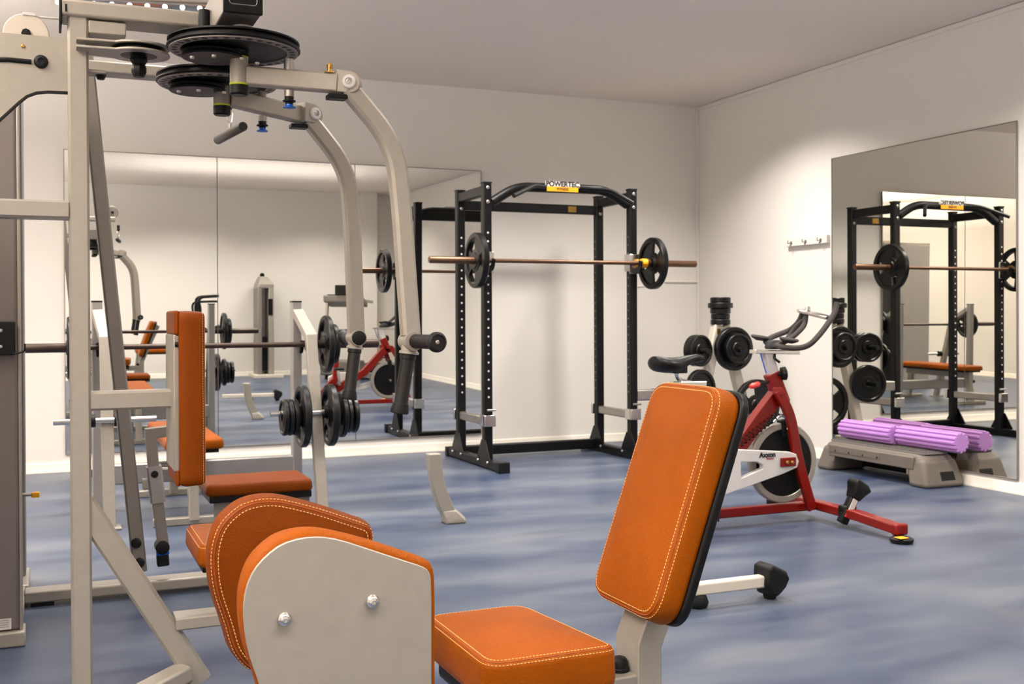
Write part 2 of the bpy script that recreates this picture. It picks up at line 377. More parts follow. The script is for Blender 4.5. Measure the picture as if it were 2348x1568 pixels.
# ---------------- coat hook rail ----------------
y0, y1 = P(1809, 555, X=RIGHT).y, P(1903, 545, X=RIGHT).y; zc = P(1856, 552, X=RIGHT).z
r = thing('coat_rack', 'white wooden coat rail with three hooks on the right wall', 'coat rack', (RIGHT, (y0+y1)/2, zc))
obj('board', G().bb((RIGHT-.03, y1, zc-.032), (RIGHT, y0, zc+.032)), 'trim', r, bev=.004)
for k in range(3):
    y = y0+(y1-y0)*(.14+.36*k); g = G()
    g.lathe((RIGHT-.03, y, zc-.006), (-1, 0, 0), [(.014, 0), (.012, .004)], 14)
    g.tube(fillet([(RIGHT-.03, y, zc-.006), (RIGHT-.065, y, zc-.012), (RIGHT-.06, y, zc+.012)], .015), .004, 8)
    g.tube(fillet([(RIGHT-.03, y, zc-.006), (RIGHT-.04, y, zc-.028), (RIGHT-.045, y, zc-.02)], .01), .004, 8)
    obj('hook', g, 'steel', r)
# ---------------- ceiling lamp ----------------
r = thing('ceiling_lamp', 'silver reflector ceiling strip lamp with a row of lit bulbs, top left', 'lamp', (.3, 6.75, CEIL))
a = P(112, 6, z=CEIL-.03); b = P(478, 22, z=CEIL-.03)
g = G(); ax = (b-a).normalized(); ax.z = 0; ax.normalize(); n_ = V((-ax.y, ax.x, 0))
g.loft([[p+n_*q+V((0, 0, z)) for q, z in ((-.03, .03), (-.09, -.0), (-.085, -.004), (-.022, .022), (.022, .022), (.085, -.004), (.09, 0), (.03, .03))] for p in (a, b)])
obj('reflector', g, 'chrome', r)
for k in range(9):
    p = a.lerp(b, (k+.5)/9)+V((0, 0, .003)); gg = G().lathe(p+V((0, 0, .017)), (0, 0, -1), [(.006, 0), (.014, .008), (.014, .02), (.008, .028), (.001, .03)], 12)
    obj('bulb', gg, 'glow', r)
# ================= FLY MACHINE (foreground left) =================
FY = 3.20
def tree(name, label, cat, loc, group=None): return thing(name, label, cat, loc, group)
fm = thing('fly_machine', 'tall silver chest fly machine with overhead cams and two hanging bent arms', 'exercise machine', (.0848, FY, 0))
x0, x1 = P(159, 700, Y=FY-.0318).x, P(207, 700, Y=FY-.0318).x
zt = P(180, 40, Y=FY-.0318).z; pw = x1-x0; px_ = (x0+x1)/2
obj('post', G().rtube([(px_, FY, 0), (px_, FY, zt)], pw, .0742, (0, 1, 0)), 'silver', fm)
tb0, tb1 = P(205, 44, Y=FY-.0424).z, P(205, 5, Y=FY-.0424).z; xb = P(141, 30, Y=FY-.0424).x; zc = (tb0+tb1)/2+.0042
XE = P(560, 30, Y=FY-.0424).x
obj('top_beam', G().rtube([(xb, FY+.0106, zc), (XE, FY+.0106, zc)], .1166, tb1-tb0, (0, 0, 1)), 'silver', fm, bev=.003)
obj('end_cap', G().bb((xb-.0064, FY-.0498, tb0-.0191), (xb+.001, FY+.071, tb1+.0318)), 'black', fm, bev=.003)
obj('slot', G().bb((P(149, 10, Y=FY-.053).x, FY-.0504, P(150, 25, Y=FY-.053).z), (P(154, 10, Y=FY-.053).x, FY-.0424, P(150, 8, Y=FY-.053).z)), 'black', fm)
obj('gusset', G().bb((x1, FY-.0371, P(250, 80, Y=FY-.0318).z), (P(289, 60, Y=FY-.0318).x, FY+.0371, tb0)), 'silver', fm, bev=.003)
# pulley carrier: two flat straps flaring to discs round a black pulley
pc = P(318, 100, Y=FY-.0318)
def strap(z, nm):
    cx, cy, R_ = pc.x, FY-.0318, .0826; pts = []
    for k in range(25):
        a = math.radians(-140+280*k/24); pts.append(V((cx+R_*math.cos(a)*1.0, cy+R_*math.sin(a), z)))
    pts.append(V((x1-.0318, cy+.0371, z))); pts.append(V((x1-.0318, cy-.0477, z)))
    pts[0:0] = []
    obj(nm, G().prism(pts, (0, 0, .0064)), 'silver', fm, bev=.0015)
z1s, z2s = P(260, 90, Y=FY-.1166).z, P(260, 107, Y=FY-.1166).z
strap(z1s, 'pulley_plate'); strap(z2s, 'pulley_plate')
def pulley(name, o, ax, R_, w_, m, parent):
    return obj(name, G().lathe(o, ax, [(R_*.25, -w_/2-.0032), (R_, -w_/2), (R_, -w_*.3), (R_*.86, -w_*.1), (R_*.86, w_*.1), (R_, w_*.3), (R_, w_/2), (R_*.25, w_/2+.0032)], 40), m, parent)
pulley('pulley', (pc.x, FY-.0318, (z1s+z2s)/2+.0032), (0, 0, 1), .0721, .0233, 'black', fm)
obj('axle_nut', G().lathe((pc.x, FY-.0318, z2s), (0, 0, -1), [(.0212, 0), (.0233, .0127), (.0169, .0233), (.0201, .0318), (.0201, .0445), (.0137, .0583)], 8), 'black', fm)
obj('axle_cap', G().lathe((pc.x, FY-.0318, z1s+.0064), (0, 0, 1), [(.0191, 0), (.0191, .0085), (.0127, .0149)], 8), 'black', fm)
obj('adjuster_arm', G().bb((x1, FY-.0053, P(220, 168, Y=FY).z), (P(243, 160, Y=FY).x, FY+.0477, P(220, 160, Y=FY).z)), 'silver', fm, bev=.002)
a = P(231, 172, Y=FY+.0212); obj('adjuster_knob', G().lathe(a+V((0, 0, .0085)), (0, 0, -1), [(.0137, 0), (.0149, .0085), (.0095, .0212)], 8), 'black', fm)
# cams
CXm = P(537, 110, Y=FY-.159).x
for sgn, zz, who in ((-1, 0.0, 'near'), (1, -.0296, 'far')):
    cy = FY+.159*sgn; zd = P(537, 112, Y=FY-.159).z+zz; R_ = .1781
    c = obj('cam_disc', G().lathe((CXm, cy, zd), (0, 0, 1), [(.0212, -.0064), (R_-.0042, -.0064), (R_, -.0032), (R_, .001), (R_-.0127, .0042), (R_-.0127, .0106), (R_-.0022, .0137), (R_-.0022, .018), (R_-.0318, .0201), (.0212, .0201)], 64), 'black', fm, smooth=30)
    obj('index_ring', G().ring((CXm, cy, zd-.0079), (0, 0, 1), R_-.036, R_-.0064, .0032, 64), 'silver_dark', c)
    hg = G()
    for k in range(34):
        a = 2*PI*k/34; hg.cyl((CXm+(R_-.0212)*math.cos(a), cy+(R_-.0212)*math.sin(a), zd-.0101), (CXm+(R_-.0212)*math.cos(a), cy+(R_-.0212)*math.sin(a), zd-.0079), .0079, seg=10)
    stuff(obj('index_holes', hg, 'black', c))
    obj('lower_cam', G().lathe((CXm-.0565, cy+.0094, zd-.0207), (0, 0, 1), [(.0188, -.0094), (.08, -.0094), (.0847, -.0056), (.0791, 0), (.0847, .0056), (.08, .0094), (.0188, .0094)], 48), 'black', fm)
    hub = obj('cam_hub', G().lathe((CXm, cy, zd), (0, 0, -1), [(.0376, -.0659), (.0376, 0), (.0339, .0113)], 30), 'black', fm)
    for k in range(4):
        a = math.radians(200+48*k); bolt(fm, (CXm+.0901*math.cos(a)-.0318, cy+.0636*math.sin(a)-.0212, zd-.0424), (0, 0, -1), .0064, .0053)
    # pivot tube with lime rings and black cap
    X0 = P(548, 170, Y=FY-.159).x
    zp1, zp0 = P(548, 131, Y=FY-.159).z, P(548, 194, Y=FY-.159).z
    piv = obj('pivot_tube', G().cyl((X0, cy, zp0), (X0, cy, zp1), .0249, seg=28), 'silver_dark' if sgn > 0 else 'silver', fm)
    for z in (zp0, zp1): obj('lime_ring', G().cyl((X0, cy, z-.0024), (X0, cy, z+.0024), .026, seg=28), 'lime', piv)
    obj('pivot_cap', G().lathe((X0, cy, zp0-.0022), (0, 0, -1), [(.0256, 0), (.0256, .0233), (.0212, .028), (.0022, .028)], 28), 'black', piv)
    obj('pivot_shaft', G().cyl((X0, cy, zp1), (X0, cy, zd), .0276, seg=24), 'black', fm)
    # horizontal arm, clevis, pin, bent arm and grips; near side measured, far side its mirror image
    def mp(p): return V((p.x, FY+(p.y-FY)*(-sgn), p.z))
    YA, YB, YC = FY-.159, FY-.249, FY-.2914
    pa0, pa1 = P(566, 174, Y=YA), P(775, 192, Y=YB)
    arm = obj('swing_arm', G().rtube([mp(pa0), mp(pa1)], .0381, .053, (0, 0, 1)), 'silver', fm, bev=.002)
    cc = P(803, 192, Y=YB); d = (mp(pa1)-mp(pa0)).normalized(); side = V((-d.y, d.x, 0)).normalized(); up_ = V((0, 0, 1))
    poly = [(-.036, -.0308), (-.036, .0308)]+[(.0308*math.sin(t), .0308*math.cos(t)) for t in [PI*k/12 for k in range(13)]]
    cm = mp(cc); pr = [cm+d*a_+up_*b_-side*.027 for a_, b_ in poly]
    cl = obj('clevis', G().prism(pr, side*.054), 'silver', fm, bev=.003)
    outd = V((0, -1, 0))
    obj('stop_block', G().box(mp(P(772, 223, Y=YB)), (.053, .0424, .0127), None), 'black', fm, bev=.002)
    # big pivot washer and bolt face towards the camera side
    f0 = cm-side*.027*(1 if side.y > 0 else -1); n0 = -side if side.y > 0 else side
    wsh = obj('pivot_washer', G().lathe(f0, n0, [(.0191, 0), (.0196, .0042), (.0169, .0085), (.0095, .0095), (.0095, .0053)], 30), 'white', cl)
    obj('pivot_screw', G().lathe(f0, n0, [(.009, .0032), (.009, .0069), (.0042, .0079), (.004, .0042), (.0007, .0042)], 12), 'steel', cl)
    if sgn < 0:
        a = mp(P(756, 168, Y=YB)); n2 = obj('spring_pin', G().lathe(a, (0, 0, 1), [(.0169, 0), (.0159, .0032), (.0074, .0042), (.0064, .0127), (.0085, .0137), (.0085, .0233), (.0053, .0276)], 14), 'brass', arm)
    a = mp(P(663, 213, Y=(YA+YB)/2)); q = obj('plunger', G().lathe(a+V((0, 0, .0064)), (0, 0, -1), [(.0133, 0), (.0133, .0169)], 18), 'steel', arm)
    obj('plunger_collar', G().lathe(a+V((0, 0, -.0106)), (0, 0, -1), [(.0127, 0), (.0127, .0085), (.018, .0106), (.018, .0137), (.0106, .0169), (.0106, .0212)], 18), 'black', q)
    obj('plunger_knob', G().lathe(a+V((0, 0, -.0276)), (0, 0, -1), [(.0095, 0), (.0106, .0085), (.0175, .0117), (.0175, .0137), (.0042, .0153)], 18), 'blue', q)
    a = mp(P(662, 147, Y=(YA+YB)/2)); obj('plunger_top', G().cyl(a+V((0, 0, -.0212)), a+V((0, 0, .0127)), .0133, seg=18), 'steel', arm)
    hp = [mp(P(800, 205, Y=YB)), mp(P(905, 332, Y=(YB*.7+YC*.3))), mp(P(921, 480, Y=YB*.5+YC*.5)), mp(P(941, 768, Y=YC))]
    pts = fillet([hp[0], hp[1], hp[2], hp[3]], .1166, 9)
    obj('bent_arm', G().rtube(pts, .0498, .0498, (0, 1, 0), c=.16), 'silver', fm)
    j = mp(P(941, 782, Y=YC)); jt = obj('grip_joint', G().cyl(j+V((0, -.036, 0)), j+V((0, .036, 0)), .0264, seg=24), 'silver', fm)
    obj('joint_boss', G().lathe(j, (-.1272, 0, -1), [(.0233, 0), (.0233, .0276), (.0276, .0296), (.0276, .036)], 24), 'silver', jt)
    od = V((0.12, -1, 0)) if sgn < 0 else V((.053, 1, 0)); od.normalize()
    gh = obj('side_grip', G().lathe(j+od*.036, od, [(.0201, 0), (.0196, .0042), (.0196, .106), (.0222, .1187), (.0276, .1272), (.0276, .1356), (.0212, .141), (.0212, .1368), (.0064, .1368)], 26), 'grip', jt)
    bolt(gh, j+od*(.036+.1356), od, .0064, .0042)
    if sgn > 0: obj('joint_cap', G().lathe(j+V((0, -.036, 0)), (0, -1, 0), [(.0233, -.001), (.0233, .0032), (.0201, .0048), (.001, .0048)], 24), 'rubber', jt)
    dn = (mp(P(918, 930, Y=YC+.0106))-mp(P(938, 800, Y=YC))).normalized(); L_ = .1356
    lg = obj('lower_grip', G().lathe(j+dn*.036, dn, [(.0228, 0), (.0228, .0127), (.0201, .0149), (.0196, L_), (.0207, L_+.0064), (.0249, L_+.0233), (.0249, L_+.0276), (.0022, L_+.0286)], 26), 'grip', jt)
    obj('grip_flange', G().lathe(j+dn*(.036+L_+.0042), dn, [(.0217, 0), (.0256, .0169), (.026, .026), (.0238, .0276)], 26), 'rubber', lg)
# cross box with black end cap above the cams
bx0, bx1 = P(513, 20, Y=FY-.3497).x, P(600, 20, Y=FY-.3497).x; zb0 = P(556, 26, Y=FY-.3497).z
cb = obj('cross_box', G().bb((bx0, FY-.3497, zb0-.0042), (bx1, FY+.3497, zb0+.1007)), 'shroud', fm, bev=.004)
cc = obj('box_cap', G().bb((bx0-.0022, FY-.3561, zb0-.0064), (bx1+.0022, FY-.3444, zb0+.1028)), 'black', fm, bev=.003)
obj('cap_rim', G().sweep(roundpoly([(bx0+.0127, FY-.3572, zb0+.0149), (bx1-.0127, FY-.3572, zb0+.0149), (bx1-.0127, FY-.3572, zb0+.0848), (bx0+.0127, FY-.3572, zb0+.0848)], .0106), [(.0013, 0), (0, .0013), (-.0013, 0), (0, -.0013)], (0, 1, 0), True, True), 'silver_dark', cc)
zr = P(556, 40, Y=FY-.212).z
obj('bearing', G().lathe((P(556, 50, Y=FY-.212).x, FY-.212, zr+.0127), (0, 0, -1), [(.0318, 0), (.0403, .0022), (.0403, .0127), (.0296, .0149), (.0286, .0424)], 30), 'white', fm)
a = P(468, 24, Y=FY-.0848); obj('bump_stop', G().cyl(a, a+V((0, 0, -.0477)), .0159), 'rubber', fm)
a = P(494, 22, Y=FY-.0848); obj('bump_bracket', G().box(a+V((0, 0, -.0212)), (.0169, .0424, .0477)), 'steel', fm, bev=.002)
# left bracket, pulley cover, horizontal tie
by = FY-.0212
pts = [P(x, y, Y=by) for x, y in ((-60, 66), (0, 74), (155, 88), (157, 210), (110, 208), (84, 210), (62, 218), (44, 232), (0, 272), (-60, 330))]
obj('bracket_plate', G().prism(pts, (0, .0064, 0)), 'silver', fm)
pts2 = [P(x, y, Y=by) for x, y in ((157, 210), (110, 208), (84, 210), (62, 218), (44, 232), (0, 272), (-60, 330))]
obj('rubber_edge', G().rtube([p+V((0, .0032, -.0032)) for p in pts2], .0127, .0069, (0, 0, 1)), 'rubber', fm)
obj('slot', G().tube([P(x, y, Y=by-.0006) for x, y in ((-40, 140), (0, 137), (20, 137), (72, 142))], .0066, 10), 'black', fm)
bolt(fm, P(94, 142, Y=by), (0, -1, 0), .018, .0127, 'rubber', 'cap_nut'); bolt(fm, P(53, 106, Y=by), (0, -1, 0), .0053, .0042, 'brass')
c_ = P(60, 80, Y=by+.053); cv = obj('pulley_cover', G().lathe(c_, (0, 1, 0), [(.0022, 0), (.0562, 0), (.0583, .0022), (.0583, .0212), (.0562, .0233), (.0022, .0233)], 40), 'ivory', fm)
obj('cover_bolt', G().lathe(c_+V((0, 0, .0042)), (0, -1, 0), [(.0127, 0), (.0117, .0085), (.001, .0095)], 8), 'black', cv)
obj('cover_clip', G().box(c_+V((.0074, .0106, .0572)), (.0328, .0276, .0085)), 'white', cv, bev=.001)
obj('cable', G().tube([c_+V((0, .0106, .053)), P(140, 43, Y=FY+.0424)], .0032, 8), 'cable', fm)
zt0, zt1 = P(80, 499, Y=FY-.0371).z, P(80, 457, Y=FY-.0371).z
obj('tie_beam', G().rtube([(-.6571, FY, (zt0+zt1)/2), (x0, FY, (zt0+zt1)/2)], .0742, zt1-zt0, (0, 0, 1)), 'silver', fm)
obj('weight_tower', G().bb((-1.0134, FY-.212, 0), (-.4451, FY+.212, 1.75)), 'shroud', fm, bev=.01)
# back pad on its bracket
ax0 = P(409, 915, Y=FY-.0318).x; za0, za1 = P(300, 939, Y=FY-.0318).z, P(300, 896, Y=FY-.0318).z
obj('pad_arm', G().rtube([(x1, FY, (za0+za1)/2), (ax0, FY, (za0+za1)/2)], .0636, za1-za0, (0, 0, 1)), 'silver', fm)
YP = FY-.1378; xa, xb2 = P(413, 900, Y=YP).x, P(472, 900, Y=YP).x; pz0, pz1 = P(440, 1116, Y=YP).z, P(440, 714, Y=YP).z
mz0, mz1 = P(405, 1085, Y=YP).z, P(405, 768, Y=YP).z
obj('pad_plate', G().bb((P(401, 900, Y=YP).x, FY-.106, mz0), (xa+.0022, FY+.106, mz1)), 'silver', fm, bev=.003)
ol = roundpoly([(xa, FY-.1378, pz0), (xa, FY-.1378, pz1), (xa, FY+.1378, pz1), (xa, FY+.1378, pz0)], .0212)
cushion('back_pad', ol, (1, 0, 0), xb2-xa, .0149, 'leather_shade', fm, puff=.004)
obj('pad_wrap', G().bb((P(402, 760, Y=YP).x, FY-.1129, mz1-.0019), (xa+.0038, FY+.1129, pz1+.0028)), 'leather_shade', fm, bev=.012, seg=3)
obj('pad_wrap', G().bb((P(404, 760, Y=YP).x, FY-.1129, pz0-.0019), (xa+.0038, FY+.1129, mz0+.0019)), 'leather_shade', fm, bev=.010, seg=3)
bolt(fm, P(406, 790, Y=FY-.106), (-1, 0, 0), .0074, .0064, 'black')
# brace, low tie, seat, base
d1 = P(206, 1180, Y=FY-.0318); d2 = P(463, 1568, Y=FY-.0318); dd = (d2-d1).normalized(); d3 = d1+dd*((d1.z-.0318)/-dd.z)
obj('brace', G().rtube([d1-dd*.03+V((0, .0318, 0)), d3+V((0, .0318, 0))], .0636, .0594, (0, 1, 0)), 'silver', fm)
l0, l1 = P(400, 1446, Y=FY-.0371), P(400, 1421, Y=FY-.0371); lx = P(400, 1430, Y=FY).x
obj('low_tie', G().rtube([(lx, FY, (l0.z+l1.z)/2+.0022), (.9115, FY, (l0.z+l1.z)/2+.0022)], .0901, l1.z-l0.z+.0042, (0, 0, 1)), 'silver', fm)
fa_, fb2 = P(425, 1540, z=.07), P(325, 1592, z=.045)
obj('splayed_foot', G().rtube([fa_, fb2], .0659, .0471, (0, 0, 1)), 'silver', fm, bev=.003)
obj('rubber_foot', G().lathe((fb2.x+.0282, fb2.y+.0282, 0), (0, 0, 1), [(.0282, 0), (.0245, .0188)], 16), 'rubber', fm)
sz = P(470, 1240, Y=FY-.159).z; sx = P(456, 1250, Y=FY-.159).x
sp = obj('seat_post', G().rtube([(.6571, FY, .0636), (.6571, FY, sz-.0848)], .0636, .0636, (0, 1, 0)), 'silver', fm)
cushion('seat_pad', roundpoly([(sx, FY-.1696, sz-.0742), (sx, FY+.1696, sz-.0742), (.70, FY+.1696, sz-.0742), (.70, FY-.1696, sz-.0742)], .0318), (0, 0, 1), .0636, .0191, 'leather', fm, puff=.006)
obj('seat_base', G().bb((sx+.0106, FY-.1483, sz-.0901), (.70, FY+.1483, sz-.0699)), 'black', fm, bev=.004)
# ================= HIP MACHINE (foreground centre) =================
HY = 1.895
HP = 1.87
hm = thing('hip_machine', 'silver hip abduction machine with orange leather seat, reclined back and two thigh pads', 'exercise machine', (.95, HY, 0))
# thigh pads
YN = 1.655
npx = [(690, 1720), (622, 1669), (595, 1568), (575, 1515), (562, 1462), (557, 1400), (562, 1352), (580, 1308), (610, 1274), (645, 1247), (690, 1233), (735, 1230), (780, 1237), (850, 1260), (920, 1283), (968, 1298), (984, 1308), (990, 1330), (990, 1500), (990, 1720)]
plate = [P(x, y, Y=YN) for x, y in npx]
def smoothloop(pts, k=2):
    for _ in range(k):
        out = []
        for i in range(len(pts)):
            a, b = pts[i], pts[(i+1) % len(pts)]; out += [a.lerp(b, .25), a.lerp(b, .75)]
        pts = out
    return pts
tp = thing('tmp', 'x', 'x'); bpy.data.objects.remove(tp)
npl = obj('thigh_plate', G().prism(smoothloop(plate, 1), (0, .006, 0)), 'silver', hm, bev=.0015)
npl['label'] = 'bare silver plate backing the near thigh pad'
for x, y in ((651, 1419), (853, 1378)):
    p = P(x, y, Y=YN); o = obj('dome_bolt', G().lathe(p, (0, -1, 0), [(.0085, 0), (.011, .002), (.0115, .004), (.0095, .009), (.006, .0115), (.0035, .0118), (.003, .008), (.0005, .008)], 22), 'chrome', npl)
co = [p+V(((.010 if x > 800 else -.001), 0, (.006 if y < 1310 else 0))) for p, (x, y) in zip(plate, npx)]
co = smoothloop(co, 2)
cushion('thigh_pad', [p+V((0, .007, 0)) for p in co], (0, 1, 0), .066, .016, 'leather', hm, puff=.012)
dY = 2*HP-YN
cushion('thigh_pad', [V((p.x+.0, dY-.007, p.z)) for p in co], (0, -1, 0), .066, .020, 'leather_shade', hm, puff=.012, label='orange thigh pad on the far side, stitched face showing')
obj('thigh_plate', G().prism([V((p.x, dY, p.z)) for p in smoothloop(plate, 1)], (0, -.006, 0)), 'silver', hm, bev=.0015)
for yy in (YN-.02, dY+.02):
    obj('pad_post', G().rtube([(.42, yy, .06), (.42, yy, .22)], .04, .03, (0, 1, 0)), 'silver', hm)
obj('pivot_bar', G().rtube([(.42, YN-.02, .07), (.42, dY+.02, .07)], .05, .04, (0, 0, 1)), 'silver_dark', hm)
# seat
SZ = .46
c1 = P(1410, 1493, z=SZ); c2 = P(1112, 1500, z=SZ); ys = (c1.y+c2.y)/2; 
far = 2.11
sxr, sxl = c1.x, c2.x
so = roundpoly([(sxl-.012, ys, SZ-.085), (sxr+.032, ys, SZ-.085), (sxr-.01, far, SZ-.085), (sxl-.012, far, SZ-.085)], [.045, .03, .05, .04], 7)
cushion('seat_cushion', so, (0, 0, 1), .08, .016, 'leather', hm, puff=.010)
obj('seat_shell', G().bb((sxl+.01, ys+.02, SZ-.13), (sxr-.01, far-.02, SZ-.084)), 'black', hm, bev=.012, seg=3)
obj('seat_hinge', G().bb((sxl+.0, ys+.03, SZ-.22), (sxl+.09, ys+.09, SZ-.12)), 'black', hm, bev=.006)
obj('seat_frame', G().rtube([(sxl+.1, HY, .05), (sxl+.1, HY, SZ-.12)], .07, .07, (0, 1, 0)), 'silver', hm)
# backrest
BN = HY-.133
b0, b1 = P(1494, 1432, Y=BN), P(1656, 884, Y=BN); dv = (b1-b0).normalized(); nv = V((-dv.z, 0, dv.x))  # face normal, up and to the left
Lb = (b1-b0).length; th = .058
o_ = b0-nv*th
W_ = .262
bo = roundpoly([o_+V((0, 0, 0)), o_+dv*Lb, o_+dv*Lb+V((0, W_, 0)), o_+V((0, W_, 0))], .055, 8)
cushion('backrest', bo, nv, th, .020, 'leather', hm, puff=.012)
bk = [p-nv*.016 for p in roundpoly([o_+dv*.002-V((0, .006, 0)), o_+dv*(Lb+.006)-V((0, .006, 0)), o_+dv*(Lb+.006)+V((0, W_+.006, 0)), o_+V((0, W_+.006, 0))], .055, 8)]
obj('backrest_shell', G().prism(bk, nv*.02), 'black', hm, bev=.005, seg=3)
# strut following the backrest then dropping to the base
sw = P(1518, 1520, Y=HY-.045).x-P(1463, 1520, Y=HY-.045).x
kx = (P(1518, 1500, Y=HY-.045).x+P(1463, 1500, Y=HY-.045).x)/2; kz = P(1490, 1482, Y=HY-.045).z
tp1 = b1-nv*(th+.016+sw/2); tp1 = V((tp1.x, HY, tp1.z))-dv*.03
kk = V((kx, HY, kz))
dl = ((V((b0.x, HY, b0.z))-nv*(th+.016+sw/2))); 
kn = dl+dv*((kk.x-dl.x)/dv.x) if abs(dv.x) > 1e-3 else kk
obj('back_strut', G().rtube([(kx, HY, .05), (kx, HY, kz), tuple(V((tp1.x, HY, tp1.z)))], .09, sw, None) if False else G().sweep([V((kx, HY, .05)), V((kx, HY, kz)), V((kx, HY, kz))+(V((tp1.x, HY, tp1.z))-V((kx, HY, kz)))], [(-sw/2, -.045), (sw/2, -.045), (sw/2, .045), (-sw/2, .045)], (0, 1, 0)), 'silver', hm, bev=.003)
zz = P(1435, 1552, Y=HY-.04).z; xx = P(1405, 1555, Y=HY-.04).x
obj('strut_foot', G().bb((xx-.2, HY-.04, zz-.06), (kx, HY+.04, zz)), 'silver', hm, bev=.004)
a = P(1431, 1550, Y=HY-.02); obj('rubber_stop', G().lathe(V((a.x, HY-.0, zz)), (0, 0, 1), [(.0205, 0), (.0205, .006), (.018, .008), (.0175, .018), (.013, .026), (.005, .029), (.001, .029)], 24), 'rubber', hm)
obj('base_rail', G().rtube([(.3, HY, .04), (kx+.1, HY, .04)], .08, .06, (0, 0, 1)), 'silver', hm)
obj('cross_foot', G().rtube([(kx, HY-.3, .03), (kx, HY+.3, .03)], .06, .06, (0, 0, 1)), 'silver', hm)
obj('cross_foot', G().rtube([(.35, HY-.3, .03), (.35, HY+.3, .03)], .06, .06, (0, 0, 1)), 'silver', hm)
# ---------------- low floor bar with rubber end ----------------
g0 = P(1600, 1392, z=0); YF = g0.y
fb = thing('floor_bar', 'short low silver bar with a chunky black rubber end, behind the reclined backrest', 'foot bar', (g0.x, YF, 0))
A_, B_ = P(1580, 1348, Y=YF), P(1765, 1333, Y=YF); zb = (A_.z+B_.z)/2
obj('bar', G().rtube([(A_.x-.28, YF, zb), (B_.x, YF, zb)], .045, P(1650, 1326, Y=YF-.02).z-P(1650, 1354, Y=YF-.02).z, (0, 0, 1)), 'ivory', fb, bev=.003)
c_ = P(1764, 1322, Y=YF); g = G()
def blob(rings): return G().loft([[V(c)+V((x*s_, y*s_, 0)) for x, y in [(math.cos(2*PI*k/20), math.sin(2*PI*k/20)) for k in range(20)]] for c, s_ in rings])
e0, e1 = P(1750, 1306, Y=YF-.02), P(1776, 1352, Y=YF-.02)
ex = (P(1795, 1310, Y=YF)-P(1735, 1290, Y=YF)).normalized(); ez = V((-ex.z, 0, ex.x))
obj('rubber_end', G().loft([[c_+ex*(a_)+ez*b_*k_+V((0, yy, 0)) for a_, b_ in ((-.048, .03), (-.03, .047), (.035, .04), (.055, .02), (.05, -.02), (.03, -.06), (.0, -.07), (-.03, -.035))] for yy, k_ in ((-.05, .8), (-.04, 1), (.04, 1), (.05, .8))]), 'rubber', fb, bev=.01, seg=3)
obj('rubber_foot', G().lathe((g0.x, YF, .0), (0, 0, 1), [(.03, 0), (.036, .006), (.04, .02), (.033, .042), (.018, .052), (.012, .075)], 16), 'rubber', fb)
obj('rubber_foot', G().lathe((B_.x-.0, YF, .0), (0, 0, 1), [(.022, 0), (.026, .01), (.024, zb-.03)], 16), 'rubber', fb)
# ================= CABLE PULLEY MACHINE (behind the fly machine) =================
LY = 4.42
lm = thing('cable_machine', 'silver cable pulley machine with grey weight tower, leaning column and orange bench seat', 'exercise machine', (.1, LY, 0))
fa, fb_ = P(43, 1480, z=0), P(67, 1331, z=0); tx = (fa.x+fb_.x)/2
ty0, ty1 = fa.y, fb_.y; th_ = P(20, 100, Y=ty0).z
obj('tower_panel', G().bb((tx-.5, ty0, .05), (tx-.004, ty0+.05, th_)), 'shroud', lm, bev=.012, seg=3)
obj('tower_edge', G().bb((tx-.006, ty0+.003, .05), (tx+.004, ty0+.05, th_-.003)), 'silver', lm, bev=.003)
obj('tower_panel', G().bb((tx-.5, ty1-.14, .05), (tx, ty1, th_)), 'greybeam', lm, bev=.006)
obj('tower_back', G().bb((tx-.5, ty0+.05, .05), (tx-.46, ty1-.14, th_)), 'shroud', lm)
obj('tower_top', G().bb((tx-.5, ty0, th_), (tx, ty1, th_+.03)), 'silver', lm, bev=.004)
obj('tower_base', G().bb((tx-.52, ty0-.02, 0), (tx+.012, ty0+.09, .05)), 'silver', lm, bev=.006)
obj('tower_base', G().bb((tx-.52, ty1-.3, 0), (tx+.012, ty1+.02, .05)), 'silver', lm, bev=.006)
obj('base_tie', G().bb((tx-.06, ty0+.09, 0.01), (tx, ty1-.3, .045)), 'silver', lm, bev=.003)
for k in range(16):
    z = .10+.052*k; obj('weight_plate', G().bb((tx-.30, ty0+.16, z), (tx-.05, ty1-.22, z+.047)), 'iron', lm, bev=.003)
for yy in (ty0+.3, ty1-.36): obj('guide_rod', G().cyl((tx-.17, yy, .05), (tx-.17, yy, th_), .012, seg=12), 'chrome', lm)
pl_ = obj('placard', G().bb((tx-.045, ty0+.13, P(55, 1290, X=tx).z), (tx-.038, ty0+.55, P(55, 1000, X=tx).z)), 'black', lm)
for k in range(7): obj('text_line', G().bb((tx-.0382, ty0+.2+.01*(k % 2), .30+.055*k), (tx-.0372, ty0+.46, .315+.055*k)), 'label', pl_)
p = P(62, 1134, Y=4.1); obj('selector_pin', G().cyl((p.x-.1, p.y, p.z), (P(78, 1134, Y=4.1).x, p.y, p.z), .006), 'steel', lm)
obj('pin_grip', G().bb((P(72, 1134, Y=4.1).x, 4.09, p.z-.011), (P(91, 1134, Y=4.1).x, 4.11, p.z+.007)), 'yellow', lm, bev=.003)
a, b = P(-25, 815, Y=ty0-.02), P(35, 737, Y=ty0-.02)
tr = obj('towel_holder', G().bb((a.x, ty0-.03, a.z), (b.x, ty0, b.z)), 'black', lm, bev=.004)
bolt(tr, P(2, 758, Y=ty0-.03), (0, -1, 0), .006, .004); bolt(tr, P(2, 795, Y=ty0-.03), (0, -1, 0), .006, .004)
obj('wire_hook', G().tube(fillet([P(30, 812, Y=ty0-.03), P(57, 806, Y=ty0-.03), P(57, 788, Y=ty0-.03)], .01), .003, 6), 'black', tr)
